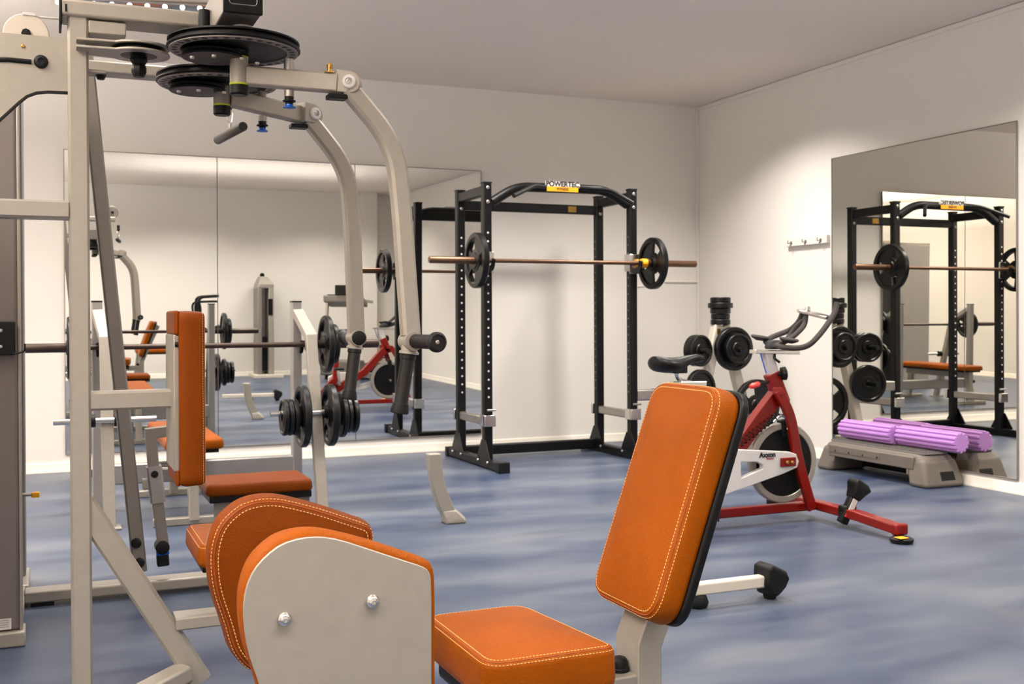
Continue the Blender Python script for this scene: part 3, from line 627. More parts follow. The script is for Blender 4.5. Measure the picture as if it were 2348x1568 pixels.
a, b = P(-5, 1445, Y=ty0), P(26, 1417, Y=ty0); st_ = obj('sticker', G().bb((a.x, ty0-.0015, a.z), (b.x, ty0, b.z)), 'label', lm)
for k in range(4): obj('text_line', G().bb((a.x+.004, ty0-.002, a.z+.008+.007*k), (b.x-.008, ty0-.0014, a.z+.0095+.007*k)), 'silver_dark', st_)
zb0, zb1 = P(73, 1386, Y=LY-.05).z, P(73, 1360, Y=LY-.05).z
EXB = 1.12
obj('base_beam', G().rtube([(tx, LY, (zb0+zb1)/2+.002), (EXB, LY, (zb0+zb1)/2+.002)], .10, zb1-zb0, (0, 0, 1)), 'silver', lm, bev=.003)
obj('rubber_foot', G().bb((tx+.02, LY-.045, 0), (tx+.1, LY+.045, max(.012, zb0+.001))), 'rubber', lm)
obj('rubber_foot', G().bb((EXB-.3, LY-.045, 0), (EXB-.02, LY+.045, max(.012, zb0+.001))), 'rubber', lm)
q0 = P(206, 210, Y=LY-.03); q1 = P(322, 1312, Y=LY-.03); dq = (q1-q0).normalized()
q0 = q0-dq*.05
zt_ = P(300, 146, Y=LY-.045)
obj('leaning_column', G().rtube([V((q0.x, LY, q0.z))-dq*.12, V((q1.x, LY, q1.z))+dq*.0], .052, .06, (0, 1, 0)), 'silver_dark', lm)
for x, y in ((312, 1245), (320, 1290)): obj('cap_nut', G().lathe(P(x, y, Y=LY-.032), (0, -1, 0), [(.019, 0), (.019, .008), (.014, .014), (.001, .015)], 14), 'rubber', lm)
tz0, tz1 = P(300, 170, Y=LY-.045).z, P(300, 146, Y=LY-.045).z
ht = P(527, 240, Y=LY)
obj('top_beam', G().rtube([(tx-.3, LY, (tz0+tz1)/2), (ht.x-.03, LY, (tz0+tz1)/2)], .09, tz1-tz0+.006, (0, 0, 1)), 'silver', lm, bev=.003)
pz = tz1+.05
pw_ = obj('pulley_housing', G().lathe((ht.x-.058, LY-.018, pz), (0, 1, 0), [(.002, 0), (.058, 0), (.06, .003), (.06, .033), (.058, .036), (.002, .036)], 30), 'silver_dark', lm)
obj('housing_clip', G().box((ht.x-.058, LY, pz+.062), (.035, .03, .01)), 'white', pw_)
obj('axle_cap', G().cyl((ht.x-.058, LY-.028, pz), (ht.x-.058, LY+.028, pz), .014), 'black', pw_)
# knee holder hanging from the column
kY = LY-.02
def kp(x, y): return P(x, y, Y=kY)
obj('holder_arm', G().rtube([kp(327, 1110), kp(350, 1107)], .04, .045, (0, 1, 0)), 'silver', lm)
obj('holder_tube', G().sweep([kp(402, 986), kp(345, 993), kp(352, 1075), kp(374, 1250)], [(-.02, -.024), (.02, -.024), (.02, .024), (-.02, .024)], (0, 1, 0)), 'silver_dark', lm, bev=.002)
obj('holder_sleeve', G().rtube([kp(352, 1068), kp(362, 1150)], .056, .062, (0, 1, 0)), 'greybeam', lm)
obj('sleeve_button', G().lathe(kp(353, 1085)+V((0, -.031, 0)), (0, -1, 0), [(.014, 0), (.013, .004), (.001, .005)], 14), 'rubber', lm)
a = kp(372, 1077); obj('pull_pin', G().cyl(a, kp(388, 1077), .009), 'steel', lm); obj('pin_knob', G().lathe(kp(386, 1077), (1, 0, 0), [(.012, 0), (.012, .012), (.018, .016), (.018, .022), (.004, .024)], 14), 'blue', lm)
obj('foot_roll', G().lathe(kp(371, 1252)+V((-.0, -.04, 0)), (0, 1, 0), [(.012, 0), (.026, .004), (.026, .076), (.012, .08)], 18), 'rubber', lm)
obj('foot_tip', G().rtube([kp(372, 1262), kp(374, 1296)], .045, .045, (0, 1, 0)), 'rubber', lm, bev=.004)
obj('tip_band', G().rtube([kp(372.5, 1264), kp(373, 1270)], .047, .047, (0, 1, 0)), 'blue', lm)
# seat
s0, s1 = P(476, 1098, z=.445), P(718, 1081, z=.445)
sy0 = LY-.14; sxa, sxb = P(474, 1110, Y=sy0).x, P(719, 1100, Y=sy0).x; szt = P(600, 1092, Y=sy0).z-.02
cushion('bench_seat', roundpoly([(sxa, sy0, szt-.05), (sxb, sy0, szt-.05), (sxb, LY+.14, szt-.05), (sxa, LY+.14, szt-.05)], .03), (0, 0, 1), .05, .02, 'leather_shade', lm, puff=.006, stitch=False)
obj('seat_board', G().bb((sxa+.012, sy0+.01, szt-.075), (sxb-.005, LY+.13, szt-.048)), 'black', lm, bev=.004)
obj('seat_plate', G().bb((sxa+.03, sy0+.03, szt-.13), (sxb-.01, sy0+.04, szt-.07)), 'silver_dark', lm)
obj('seat_post', G().rtube([((sxa+sxb)/2, LY, zb1), ((sxa+sxb)/2, LY, szt-.07)], .07, .07, (0, 1, 0)), 'greybeam', lm)
# cable with snap hook and the short bar hanging from it
tb = thing('pull_bar', 'short black straight pull bar hanging from a silver snap hook', 'pull bar', (ht.x, LY, P(527, 300, Y=LY).z))
zc_ = P(527, 283, Y=LY).z
obj('cable', G().tube([(ht.x, LY, pz), (ht.x, LY, zc_+.06)], .0025, 8), 'cable', tb)
obj('cable_stop', G().lathe((ht.x, LY, zc_+.12), (0, 0, -1), [(.008, 0), (.016, .008), (.013, .03), (.017, .045), (.008, .065)], 12), 'rubber', tb)
obj('snap_hook', G().tube([(ht.x+.013*math.cos(t)*(1 if math.sin(t) > 0 else .8), LY, zc_+.03+.03*math.sin(t)) for t in [2*PI*k/20 for k in range(20)]], .003, 6, True), 'chrome', tb)
zh = P(527, 306, Y=LY).z
obj('eye', G().cyl((ht.x, LY, zc_), (ht.x, LY, zh+.012), .007), 'steel', tb)
hd = V((-.12, 1, 0)).normalized(); ca = V((ht.x, LY, zh))
obj('bar', G().lathe(ca-hd*.185, hd, [(.001, 0), (.017, .001), (.018, .004), (.018, .366), (.017, .369), (.001, .37)], 20), 'grip', tb)
# ================= BENCH PRESS STATION =================
def upright(name, x, y, z0, z1, w_, d_, m, parent): return obj(name, G().rtube([(x, y, z0), (x, y, z1)], w_, d_, (0, 1, 0)), m, parent)
BR, BF = 6.35, 5.85
xr = P(681, 800, Y=BR-.03).x; xl = P(223, 800, Y=BR-.03).x; zt2 = P(681, 693, Y=BR-.03).z
bs = thing('bench_press_station', 'silver bench press station with flat orange bench, in front of the left mirrors', 'bench press', ((xl+xr)/2, 6.1, 0))
for x, pxf in ((xl, 240), (xr, 708)):
    upright('rear_upright', x, BR, 0.0, zt2, .055, .07, 'greybeam', bs)
    obj('end_cap', G().bb((x-.028, BR-.036, zt2), (x+.028, BR+.036, zt2+.008)), 'rubber', bs)
    xf = x+.03; dz_ = P(708, 768, Y=BR-.2).z
    obj('front_leg', G().sweep([V((x+.005, BR-.03, zt2-.06)), V((x+.03, BR-.26, dz_-.01)), V((x+.035, BF, .0))], [(-.024, -.03), (.024, -.03), (.024, .03), (-.024, .03)], (1, 0, 0)), 'silver', bs, bev=.002)
    obj('foot_plate', G().bb((x-.03, BF-.06, 0), (x+.09, BF+.06, .012)), 'silver', bs, bev=.003)
    obj('bar_hook', G().tube(fillet([(x, BR-.03, .90), (x, BR-.15, .86), (x, BR-.17, .93)], .03), .012, 10), 'black', bs)
    obj('pin_knob', G().lathe((x-.03, BR, .22), (-1, 0, 0), [(.02, 0), (.022, .02), (.012, .035), (.018, .045)], 12), 'rubber', bs)
    zp = P(700, 946, Y=BF+.1).z
    obj('storage_peg', G().cyl((x-.225, BF+.1, zp), (x+.27, BF+.1, zp), .0155), 'chrome', bs)
    for sx_ in (-.045, .085): obj('peg_collar', G().cyl((x+sx_-.02, BF+.1, zp), (x+sx_+.02, BF+.1, zp), .033), 'rubber', bs)
zc0, zc1 = P(600, 1092, Y=BR-.035).z, P(600, 1048, Y=BR-.035).z
obj('cross_beam', G().rtube([(xl, BR, (zc0+zc1)/2), (xr, BR, (zc0+zc1)/2)], .06, zc1-zc0, (0, 0, 1)), 'greybeam', bs)
bc = P(445, 1003, Y=5.72); bx = (P(380, 1003, Y=5.72).x+P(515, 1003, Y=5.72).x)/2
bzt = P(515, 1004, Y=5.72).z
cushion('bench_pad', roundpoly([(bx-.145, 5.72, bzt-.055), (bx+.145, 5.72, bzt-.055), (bx+.145, 6.85, bzt-.055), (bx-.145, 6.85, bzt-.055)], .04), (0, 0, 1), .055, .022, 'leather', bs, puff=.006, stitch=False, step=.03)
obj('bench_board', G().bb((bx-.12, 5.75, bzt-.075), (bx+.12, 6.82, bzt-.054)), 'black', bs)
obj('bench_spine', G().rtube([(bx, 5.8, bzt-.11), (bx, 6.8, bzt-.11)], .06, .07, (0, 0, 1)), 'silver', bs)
for yy, sp_ in ((5.86, -.05), (6.76, .05)): obj('bench_leg', G().rtube([(bx, yy, bzt-.13), (bx, yy+sp_, 0.02)], .07, .05, (1, 0, 0)), 'silver', bs); 
for yy in (5.81, 6.81): obj('bench_foot', G().rtube([(bx-.2, yy, .02), (bx+.2, yy, .02)], .05, .04, (0, 0, 1)), 'silver', bs)
obj('spine_tie', G().rtube([(bx, 6.35, bzt-.12), (bx, 6.35, zc1-.01)], .05, .05, (1, 0, 0)), 'silver', bs)
# ---------------- weight plates ----------------
def make_plate(R_, w_, label, loc, group, name='weight_plate', holes=True, m='iron', ax='x'):
    """plate with its hole axis along X, origin in the middle"""
    t = thing(name, label, 'weight plate', loc, group)
    L_ = V(loc); g = G(); A = V((1, 0, 0)); r0 = .0255
    prof = [(r0, -w_*.5), (.05, -w_*.5), (.055, -w_*.3), (R_*.42, -w_*.3)]
    g.lathe(L_, A, [(r0, w_*.5), (.052, w_*.5), (.058, w_*.32), (R_*.42, w_*.26), (R_*.42, -w_*.26), (.058, -w_*.32), (.052, -w_*.5), (r0, -w_*.5), (r0, w_*.5)], 36, False)
    obj('hub', g, m, t, smooth=40)
    obj('rim', G().torusq(L_, A, R_*.80, R_, w_), m, t, smooth=40)
    n = 3
    for k in range(n):
        a0 = 2*PI*k/n; g2 = G(); rs = []
        if holes: span = 2*PI/n*.62
        else: span = 2*PI/n
        for j in range(9):
            a = a0-span/2+span*j/8; e = V((0, math.cos(a), math.sin(a)))
            rs.append([L_+e*R_*.40-A*w_*.22, L_+e*R_*.82-A*w_*.22, L_+e*R_*.82+A*w_*.22, L_+e*R_*.40+A*w_*.22])
        g2.loft(rs); obj('web', g2, m, t)
    return t
def torusq(s, o, ax, r0, r1, w_):
    o = V(o); d, x, y = frame(V(ax)); e = min(.006, w_*.2)
    pr = [(r0, -w_/2+e), (r0+e, -w_/2), (r1-e, -w_/2), (r1, -w_/2+e), (r1, w_/2-e), (r1-e, w_/2), (r0+e, w_/2), (r0, w_/2-e)]
    return s.loft([[o+d*t+r*(math.cos(q)*x+math.sin(q)*y) for r, t in pr] for q in [2*PI*k/48 for k in range(48)]], False, True)
G.torusq = torusq
def put(src, loc, label, group, rz=0, scale=None):
    c = copy_tree(src); c.location = loc; c['label'] = label; c['group'] = group; c.rotation_euler = (0, 0, rz)
    if scale: c.scale = scale
    return c
# barbell on the station
barz = P(600, 791, Y=6.17).z; BY = 6.17
bl = thing('barbell', 'dark steel barbell resting across the bench press station', 'barbell', ((xl+xr)/2, BY, barz))
bxr = P(867, 785, Y=BY).x; bxl = 2*(xl+xr)/2+.02-bxr
bxl = bxr-2.1
obj('shaft', G().cyl((bxl+.4, BY, barz), (bxr-.4, BY, barz), .0145, seg=16), 'bar_dark', bl)
for s_, xe in ((1, bxr), (-1, bxl)):
    obj('sleeve', G().lathe((xe-s_*.41, BY, barz), (s_, 0, 0), [(.016, -.02), (.038, -.018), (.038, 0), (.0245, .002), (.0245, .405), (.022, .41), (.001, .41)], 20), 'bar_dark', bl)
gB = 'plates loaded on the bench press barbell'
p1 = make_plate(.165, .032, 'larger black plate at the right end of the bench press bar, inner of the two', (P(748, 790, Y=BY).x, BY, barz), gB)
p2 = make_plate(.115, .03, 'smaller black plate outside the larger one, right end of the bench press bar', (P(748, 790, Y=BY).x+.042, BY, barz), gB)
xq = bxl+.41+.02
put(p1, (xq-.0, BY, barz), 'black plate at the left end of the bench press bar, beside the silver post', gB)
# plates on the storage pegs
gS = 'plates stored on the bench press pegs'; zp = P(700, 950, Y=BF+.1).z; YS = BF+.1
ps = make_plate(.172, .036, 'large black plate on the peg, left side of the right station leg', (P(694, 955, Y=YS).x, YS, zp-.008), gS)
pm_ = make_plate(.10, .026, 'small black plate, first outside the large one on the left-pointing peg', (P(676, 958, Y=YS).x, YS, zp-.012), gS, holes=False)
put(pm_, (P(664, 958, Y=YS).x, YS, zp-.012), 'small black plate, middle of three on the left-pointing peg', gS)
put(pm_, (P(652, 958, Y=YS).x, YS, zp-.012), 'small black plate, outermost of three on the left-pointing peg', gS)
put(ps, (P(757, 952, Y=YS).x, YS, zp-.008), 'large black plate on the peg, right side of the right station leg', gS)
pq = make_plate(.125, .03, 'medium black plate just outside the large one on the right-pointing peg', (P(783, 952, Y=YS).x, YS, zp-.01), gS, holes=False)
put(pm_, (P(797, 948, Y=YS).x, YS, zp-.012), 'small black plate, inner of two on the right-pointing peg', gS)
put(pm_, (P(811, 946, Y=YS).x, YS, zp-.012), 'small black plate at the outer end of the right-pointing peg', gS)
# ---------------- lone machine leg ----------------
f0 = P(1032, 1198, z=0); t0 = P(990, 1040, Y=f0.y+.0)
ml = thing('machine_leg', 'lone silver tapering machine leg with a flat splayed foot on the blue floor', 'machine leg', (f0.x-.03, f0.y, 0))
lp_ = [P(993, 1039, Y=f0.y), P(1001, 1110, Y=f0.y), P(1024, 1172, Y=f0.y)]
obj('leg', G().loft([[p+V((a_*k, b_*k, 0)) for a_, b_ in ((-.034, -.03), (.034, -.03), (.034, .03), (-.034, .03))] for p, k in zip(fillet(lp_, .12, 5), (1, 1, 1, 1, 1.02, 1.05, 1.08, 1.12))]), 'silver', ml, bev=.006, seg=3)
fa1 = P(1024, 1172, Y=f0.y)
obj('foot', G().loft([[V((fa1.x+a_+dx, f0.y+b_, z_)) for a_, b_ in ((-.045*k, -.04*k), (.045*k, -.045*k), (.06*k, 0), (.045*k, .045*k), (-.045*k, .04*k))] for z_, k, dx in ((0, 1.15, .035), (.018, 1.15, .035), (.05, .95, .015), (fa1.z+.01, .8, 0))]), 'silver', ml, bev=.008, seg=3)
# ================= POWER RACK =================
RF, RR = 7.10, 7.63
rk = thing('power_rack', 'black power rack with a bent pull-up bar in the far corner', 'power rack', (3.5, (RF+RR)/2, 0))
xL = P(1116, 700, Y=RF).x; xR = P(1449, 700, Y=RF).x; zT = (P(1116, 424, Y=RF).z+P(1449, 434, Y=RF).z)/2; PW = .062
for x in (xL, xR):
    for y in (RF, RR):
        up1 = upright('upright', x, y, .05, zT-(0 if y == RF else .0), PW, PW, 'black', rk)
        obj('top_cap', G().bb((x-PW*.53, y-PW*.53, zT), (x+PW*.53, y+PW*.53, zT+.012)), 'rubber', up1, bev=.003)
        sg_ = 'left' if x == xL else 'right'
        src = None; hr_ = .0072 if x == xL else .0055
        for k in range(26):
            z = .50+.0605*k
            if z > zT-.30: break
            if abs(z-1.44) < .07 and y == RF: continue
            n_ = V((0, -1, 0)) if x == xL else V((-1, 0, 0)); c_ = V((x, y, z))+n_*(PW/2)
            if src is None:
                src = obj('hole_rim', G().lathe(c_-n_*.001, n_, [(hr_, 0), (hr_, .001), (hr_*.8, .0015), (.0005, .0015)], 12), 'label' if x == xL else 'steel', up1); z0_ = z
            else:
                d_ = src.copy(); COL.objects.link(d_); d_.parent = up1; d_.location = (0, 0, z-z0_)
for x in (xL, xR):
    obj('foot_rail', G().rtube([(x, 6.82, .035), (x, RR+.22, .035)], .065, .06, (0, 0, 1)), 'black', rk)
    obj('foot_cap', G().bb((x-.042, 6.79, 0), (x+.042, 6.85, .075)), 'rubber', rk, bev=.004)
    obj('foot_cap', G().bb((x-.04, RR+.20, 0), (x+.04, RR+.25, .07)), 'rubber', rk, bev=.004)
    obj('top_rail', G().rtube([(x, RF, P(1080, 445, Y=RF+.25).z), (x, RR, P(1080, 445, Y=RF+.25).z)], .045, .07, (0, 0, 1)), 'black', rk)
    for y in (RF, RR):
        obj('gusset', G().prism([(x-.033, y-.12, .065), (x-.033, y+.12, .065), (x-.033, y+.035, .2), (x-.033, y-.035, .2)], (.008, 0, 0)), 'black', rk)
        for dy in (-.09, .09): bolt(rk, (x-.035, y+dy, .05), (-1, 0, 0), .011, .01)
        bolt(rk, (x, y-PW/2, zT-.03), (0, -1, 0), .013, .008); bolt(rk, (x, y-PW/2, zT-.13), (0, -1, 0), .013, .008)
    zs = P(1080, 958, Y=RF+.28).z
    sb = obj('safety_bar', G().rtube([(x-.0, RF-.05, zs), (x-.0, RR+.05, zs)], .045, .06, (0, 0, 1)), 'steel', rk, bev=.003)
    obj('safety_end', G().bb((x-.042, RF-.06, zs-.035), (x+.042, RF-.03, zs+.045)), 'chrome', sb, bev=.004)
    obj('safety_end', G().bb((x-.042, RR+.031, zs-.035), (x+.042, RR+.06, zs+.045)), 'chrome', sb, bev=.004)
    obj('safety_cheek', G().bb((x-.042, RF-.05, zs-.035), (x-.031, RF+.04, zs+.045)), 'chrome', sb, bev=.003)
    obj('safety_pin', G().cyl((x+.045, RF-.05, zs+.08), (x-.02, RF-.05, zs+.08), .008), 'steel', sb)
obj('rear_floor_beam', G().rtube([(xL, RR+.02, .06), (xR, RR+.02, .06)], .06, .075, (0, 0, 1)), 'black', rk)
zr1 = P(1240, 478, Y=RR).z
rb = obj('rear_top_beam', G().rtube([(xL, RR, zr1), (xR, RR, zr1)], .05, .07, (0, 0, 1)), 'black', rk)
a = P(1312, 480, Y=RR-.026); obj('sticker', G().box(a, (.07, .002, .045)), 'brass', rb)
# bent pull-up bar
Yb = RF
pp = [P(1128, 463, Y=Yb), P(1183, 428, Y=Yb), P(1390, 436, Y=Yb), P(1438, 470, Y=Yb)]
pub = obj('pull_up_bar', G().tube(fillet(pp, .12, 8), .034, 16), 'black', rk)
for s_, (x0_, y0_, x1_, y1_, x2_, y2_) in ((-1, (1250, 424, 1226, 421, 1178, 449)), (1, (1330, 428, 1400, 432, 1452, 466))):
    Y2 = Yb-.22
    obj('angled_grip', G().tube(fillet([P(x0_, y0_+4, Y=Yb-.03), P(x1_, y1_+4, Y=Yb-.1), P(x2_, y2_, Y=Y2)], .05), .0155, 12), 'grip' if s_ < 0 else 'black', pub)
for x, y in ((1235, 427), (1327, 428)): bolt(rk, P(x, y, Y=Yb-.034), (0, -1, 0), .013, .008)
a = P(1290, 434, Y=Yb-.04); xdir = (1, 0, 0)
pl_ = obj('nameplate', G().box(a, (.25, .004, .034)), 'yellow', pub)
obj('nameplate_back', G().box(a+V((0, .001, .035)), (.27, .004, .04)), 'label', pub)
text('POWERTEC', .05, a+V((0, -.0025, .035)), (1, 0, 0), (0, 0, 1), 'ink', pub, 'lettering', .0006, .0012)
text('FITNESS', .026, a+V((0, -.0035, 0)), (1, 0, 0), (0, 0, 1), 'ink', pub, 'lettering', .0006)
# hooks
for x, py in ((xL, 600), (xR, 605)):
    z = P(1116 if x == xL else 1449, py, Y=RF-.1).z
    jh = obj('bar_catch', G().bb((x-.04, RF-.045, z-.07), (x+.04, RF-.031, z+.075)), 'chrome', rk, bev=.004)
    obj('catch_side', G().bb((x-.042, RF-.045, z-.05), (x-.036, RF+.035, z+.075)), 'chrome', jh)
    obj('catch_lip', G().sweep(fillet([(x, RF-.04, z-.055), (x, RF-.12, z-.035), (x, RF-.135, z+.02)], .03), [(-.022, -.005), (.022, -.005), (.022, .005), (-.022, .005)], (1, 0, 0)), 'black', jh)
a, b = P(1462, 906, Y=RF), P(1530, 903, Y=RF)
dp = obj('dip_handle', G().rtube([(xR+.03, RF, a.z), (b.x+.1, RF, a.z)], .06, P(1490, 893, Y=RF).z-P(1490, 918, Y=RF).z, (0, 0, 1)), 'steel', rk, bev=.004)
obj('handle_joint', G().bb((P(1505, 905, Y=RF-.03).x-.006, RF-.035, a.z-.043), (P(1505, 905, Y=RF-.03).x+.006, RF+.035, a.z+.043)), 'black', dp)
# barbell of the rack
BY = RF-.09; bz = (P(1095, 598, Y=BY).z+P(1500, 603, Y=BY).z)/2
e0, e1 = P(984, 597, Y=BY).x, P(1595, 605, Y=BY).x
br = thing('barbell', 'rusty brown barbell held on the hooks of the black power rack', 'barbell', ((e0+e1)/2, BY, bz))
obj('shaft', G().cyl((e0+.4, BY, bz), (e1-.4, BY, bz), .0145, seg=16), 'bar', br)
for s_, xe in ((1, e1), (-1, e0)):
    obj('sleeve', G().lathe((xe-s_*.41, BY, bz), (s_, 0, 0), [(.016, -.02), (.036, -.018), (.036, 0), (.0245, .002), (.0245, .405), (.022, .41), (.001, .41)], 20), 'bar', br)
gR = 'plates on the power rack barbell'
pl1 = make_plate(.192, .045, 'black plate at the left end of the rusty power rack barbell', (P(1093, 599, Y=BY).x, BY, bz), gR)
pl2 = put(pl1, (P(1497, 604, Y=BY).x, BY, bz), 'black plate at the right end of the rusty power rack barbell', gR); pl2.rotation_euler = (PI/3, 0, 0)
xs_ = P(1478, 604, Y=BY).x
cl_ = obj('bar_collar', G().lathe((xs_-.03, BY, bz), (1, 0, 0), [(.026, 0), (.034, .003), (.034, .03), (.028, .035), (.034, .04), (.034, .06), (.026, .063)], 20), 'yellow', base=(xs_, BY, bz))
tag(cl_, 'orange collar on the barbell just inside the right rack plate', 'barbell collar'); cl_.location = (xs_, BY, bz)
# ================= SPIN BIKE =================
BKY = 4.62
bk_ = thing('spin_bike', 'red and white spin bike with black saddle and handlebars by the right wall', 'exercise bike', (3.3, BKY, 0))
def b(x, y, dy=0): return P(x, y, Y=BKY+dy)
def b2(p, dy): return V((p.x, p.y+dy, p.z))
zm = b(1750, 1168).z
obj('main_beam', G().rtube([(2.75, BKY, zm), (b(1862, 1168).x, BKY, zm-.0)], .05, .045, (0, 0, 1)), 'red', bk_)
fs0, fs1 = P(1775, 1160, z=.06), P(2082, 1232, z=.06)
fxx = b(1866, 1175).x
fr = obj('front_rail', G().sweep([V((fxx, 5.0, .075)), V((fxx, BKY-.06, .075)), V((fxx, BKY-.34, .07)), V((fxx-.01, 4.0, .055))], [(-.033, -.022), (.033, -.022), (.033, .022), (-.033, .022)], (0, 0, 1)), 'red', bk_, bev=.006)
obj('rail_cap', G().box((fxx-.01, 3.985, .055), (.075, .04, .055)), 'red', bk_, bev=.01)
pd = obj('rail_foot', G().lathe((fxx-.03, 3.95, .0), (0, 0, 1), [(.03, 0), (.052, .006), (.055, .02), (.04, .028), (.001, .03)], 24), 'rubber', bk_)
obj('foot_sticker', G().box((fxx-.05, 3.93, .029), (.05, .045, .004)), 'yellow', pd, bev=.002)
obj('rail_foot', G().lathe((fxx, 4.97, .0), (0, 0, 1), [(.035, 0), (.035, .05)], 18), 'rubber', bk_)
obj('rear_rail', G().rtube([(2.78, BKY-.25, .06), (2.78, BKY+.25, .06)], .06, .05, (0, 0, 1)), 'red', bk_)
for s_ in (-1, 1): obj('rail_foot', G().lathe((2.78, BKY+s_*.23, 0), (0, 0, 1), [(.035, 0), (.035, .04)], 18), 'rubber', bk_)
# transport clamp standing on the front rail
t0_, t1_ = V((fxx+.01, 4.34, .10)), P(1962, 1118, Y=4.36)
cl_ = obj('rail_clamp', G().box((fxx, 4.36, .075), (.08, .055, .07)), 'rubber', bk_, bev=.01)
c0, c1 = P(1936, 1186, Y=4.35), P(1957, 1140, Y=4.35); cdv = (c1-c0).normalized(); cpv = V((cdv.z, 0, -cdv.x))
obj('clamp_lever', G().rtube([c0-cdv*.03, c1], .05, .04, (0, 1, 0)), 'rubber', bk_, bev=.005)
obj('lever_label', G().rtube([c0+cdv*.035+V((0, -.022, 0)), c1-cdv*.01+V((0, -.022, 0))], .03, .004, (0, 1, 0)), 'label', cl_)
obj('lever_mark', G().rtube([c0+cdv*.0+V((0, -.022, 0)), c0+cdv*.022+V((0, -.022, 0))], .036, .004, (0, 1, 0)), 'pinkred', cl_)
obj('lever_head', G().loft([[c1+cdv*t_+cpv*dx+V((0, dy, 0)) for dx, dy in ((-w0, -.035*k), (w1, -.035*k), (w1, .035*k), (-w0, .035*k))] for t_, w0, w1, k in ((-.01, .026, .026, .8), (.03, .034, .04, 1), (.065, .052, .06, 1.1), (.088, .045, .03, .9))]), 'rubber', bk_, bev=.008)
# frame tubes
obj('front_fork', G().sweep(fillet([b(1783, 895, -.05), b(1812, 950, -.06), b(1830, 1060, -.06), b(1862, 1168, -.06)], .12), [(-.026, -.014), (.026, -.014), (.026, .014), (-.026, .014)], (0, 1, 0)), 'red', bk_, bev=.004)
obj('front_fork', G().sweep(fillet([b(1783, 895, .05), b(1812, 950, .06), b(1830, 1060, .06), b(1862, 1168, .06)], .12), [(-.026, -.014), (.026, -.014), (.026, .014), (-.026, .014)], (0, 1, 0)), 'red', bk_, bev=.004)
obj('fork_bridge', G().rtube([b(1783, 897, -.06), b(1783, 897, .06)], .05, .04, (0, 0, 1)), 'red', bk_, bev=.004)
obj('head_tube', G().rtube([b(1768, 855), b(1794, 925)], .075, .06, (0, 1, 0)), 'red', bk_, bev=.005)
dtb = b(1640, 1100)
obj('down_tube', G().sweep([b(1788, 900), b(1690, 1030), b(1560, 1125)], [(-.045, -.03), (.03, -.03), (.03, .03), (-.045, .03)], (0, 1, 0)), 'red', bk_, bev=.004)
sg = G()
for k in range(11):
    p = b(1698+8.5*k, 1016-6.5*k, -.035); sg.torus(p, (.8, 0, .6), .017, .0035, 14, 6)
obj('spring', sg, 'black', bk_)
ts = b(1567, 960)
obj('seat_tube', G().rtube([b(1560, 1168), ts], .06, .06, (0, 1, 0)), 'red', bk_, bev=.005)
obj('seat_tube_brace', G().rtube([b(1480, 1168), b(1560, 1060)], .05, .05, (0, 1, 0)), 'red', bk_, bev=.005)
obj('seat_mast', G().rtube([ts, b(1572, 885)], .035, .05, (0, 1, 0)), 'chrome', bk_)
obj('seat_slider', G().rtube([b(1540, 881), b(1615, 880)], .04, .028, (0, 0, 1)), 'chrome', bk_)
obj('saddle_pin', G().tube(fillet([b(1585, 878), b(1556, 872), b(1549, 850)], .03), .012, 10), 'chrome', bk_)
sd = G(); prof = [(1500, 829, .05, .026), (1506, 833, .09, .036), (1526, 836, .10, .036), (1545, 836, .08, .036), (1562, 831, .055, .030), (1580, 824, .036, .022), (1598, 820, .028, .018), (1612, 822, .015, .012)]
obj('saddle', sd.loft([[b(x, y)+V((0, math.cos(q)*w_, math.sin(q)*h_*(1 if math.sin(q) > 0 else 1.15))) for q in [2*PI*k/16 for k in range(16)]] for x, y, w_, h_ in prof]), 'black', bk_, smooth=80)
obj('saddle_base', G().loft([[b(x, 846)+V((0, q*w_, z_)) for q, z_ in ((-1, -.02), (1, -.02), (1, .02), (-1, .02))] for x, w_ in ((1532, .05), (1570, .03))]), 'rubber', bk_, bev=.006)
# stem, plate, handlebars
stp = obj('stem', G().rtube([b(1757, 806), b(1772, 858)], .055, .05, (0, 1, 0)), 'white', bk_, bev=.003)
obj('stem_stripe', G().rtube([b(1743, 809, -.027), b(1757, 856, -.027)], .006, .003, (0, 1, 0)), 'blue', stp)
obj('bar_plate', G().rtube([b(1726, 806), b(1826, 808)], .06, .02, (0, 0, 1)), 'chrome', bk_, bev=.003)
obj('plate_handle', G().tube(fillet([b(1776, 812, -.02), b(1776, 822, -.04), b(1788, 831, -.05)], .01), .007, 8), 'black', bk_)
kn = obj('stem_knob', G().lathe(b(1781, 858, -.02), (.9, -.35, .1), [(.012, 0), (.012, .02), (.034, .024), (.036, .045), (.028, .05), (.001, .05)], 10), 'rubber', bk_)
bkn = obj('brake_knob', G().tube([b(1762, 876, -.03), b(1740, 881, -.05)], .009, 8), 'black', bk_)
obj('brake_lever', G().lathe(b(1742, 879, -.05), (b(1711, 890, -.07)-b(1742, 879, -.05)), [(.006, 0), (.013, .01), (.015, .05), (.01, .07), (.002, .072)], 12), 'pinkred', bkn)
hb = G()
obj('bar_hub', G().lathe(b(1778, 800), (0, 0, 1), [(.05, 0), (.055, .01), (.045, .035), (.03, .045), (.001, .047)], 20), 'rubber', bk_)
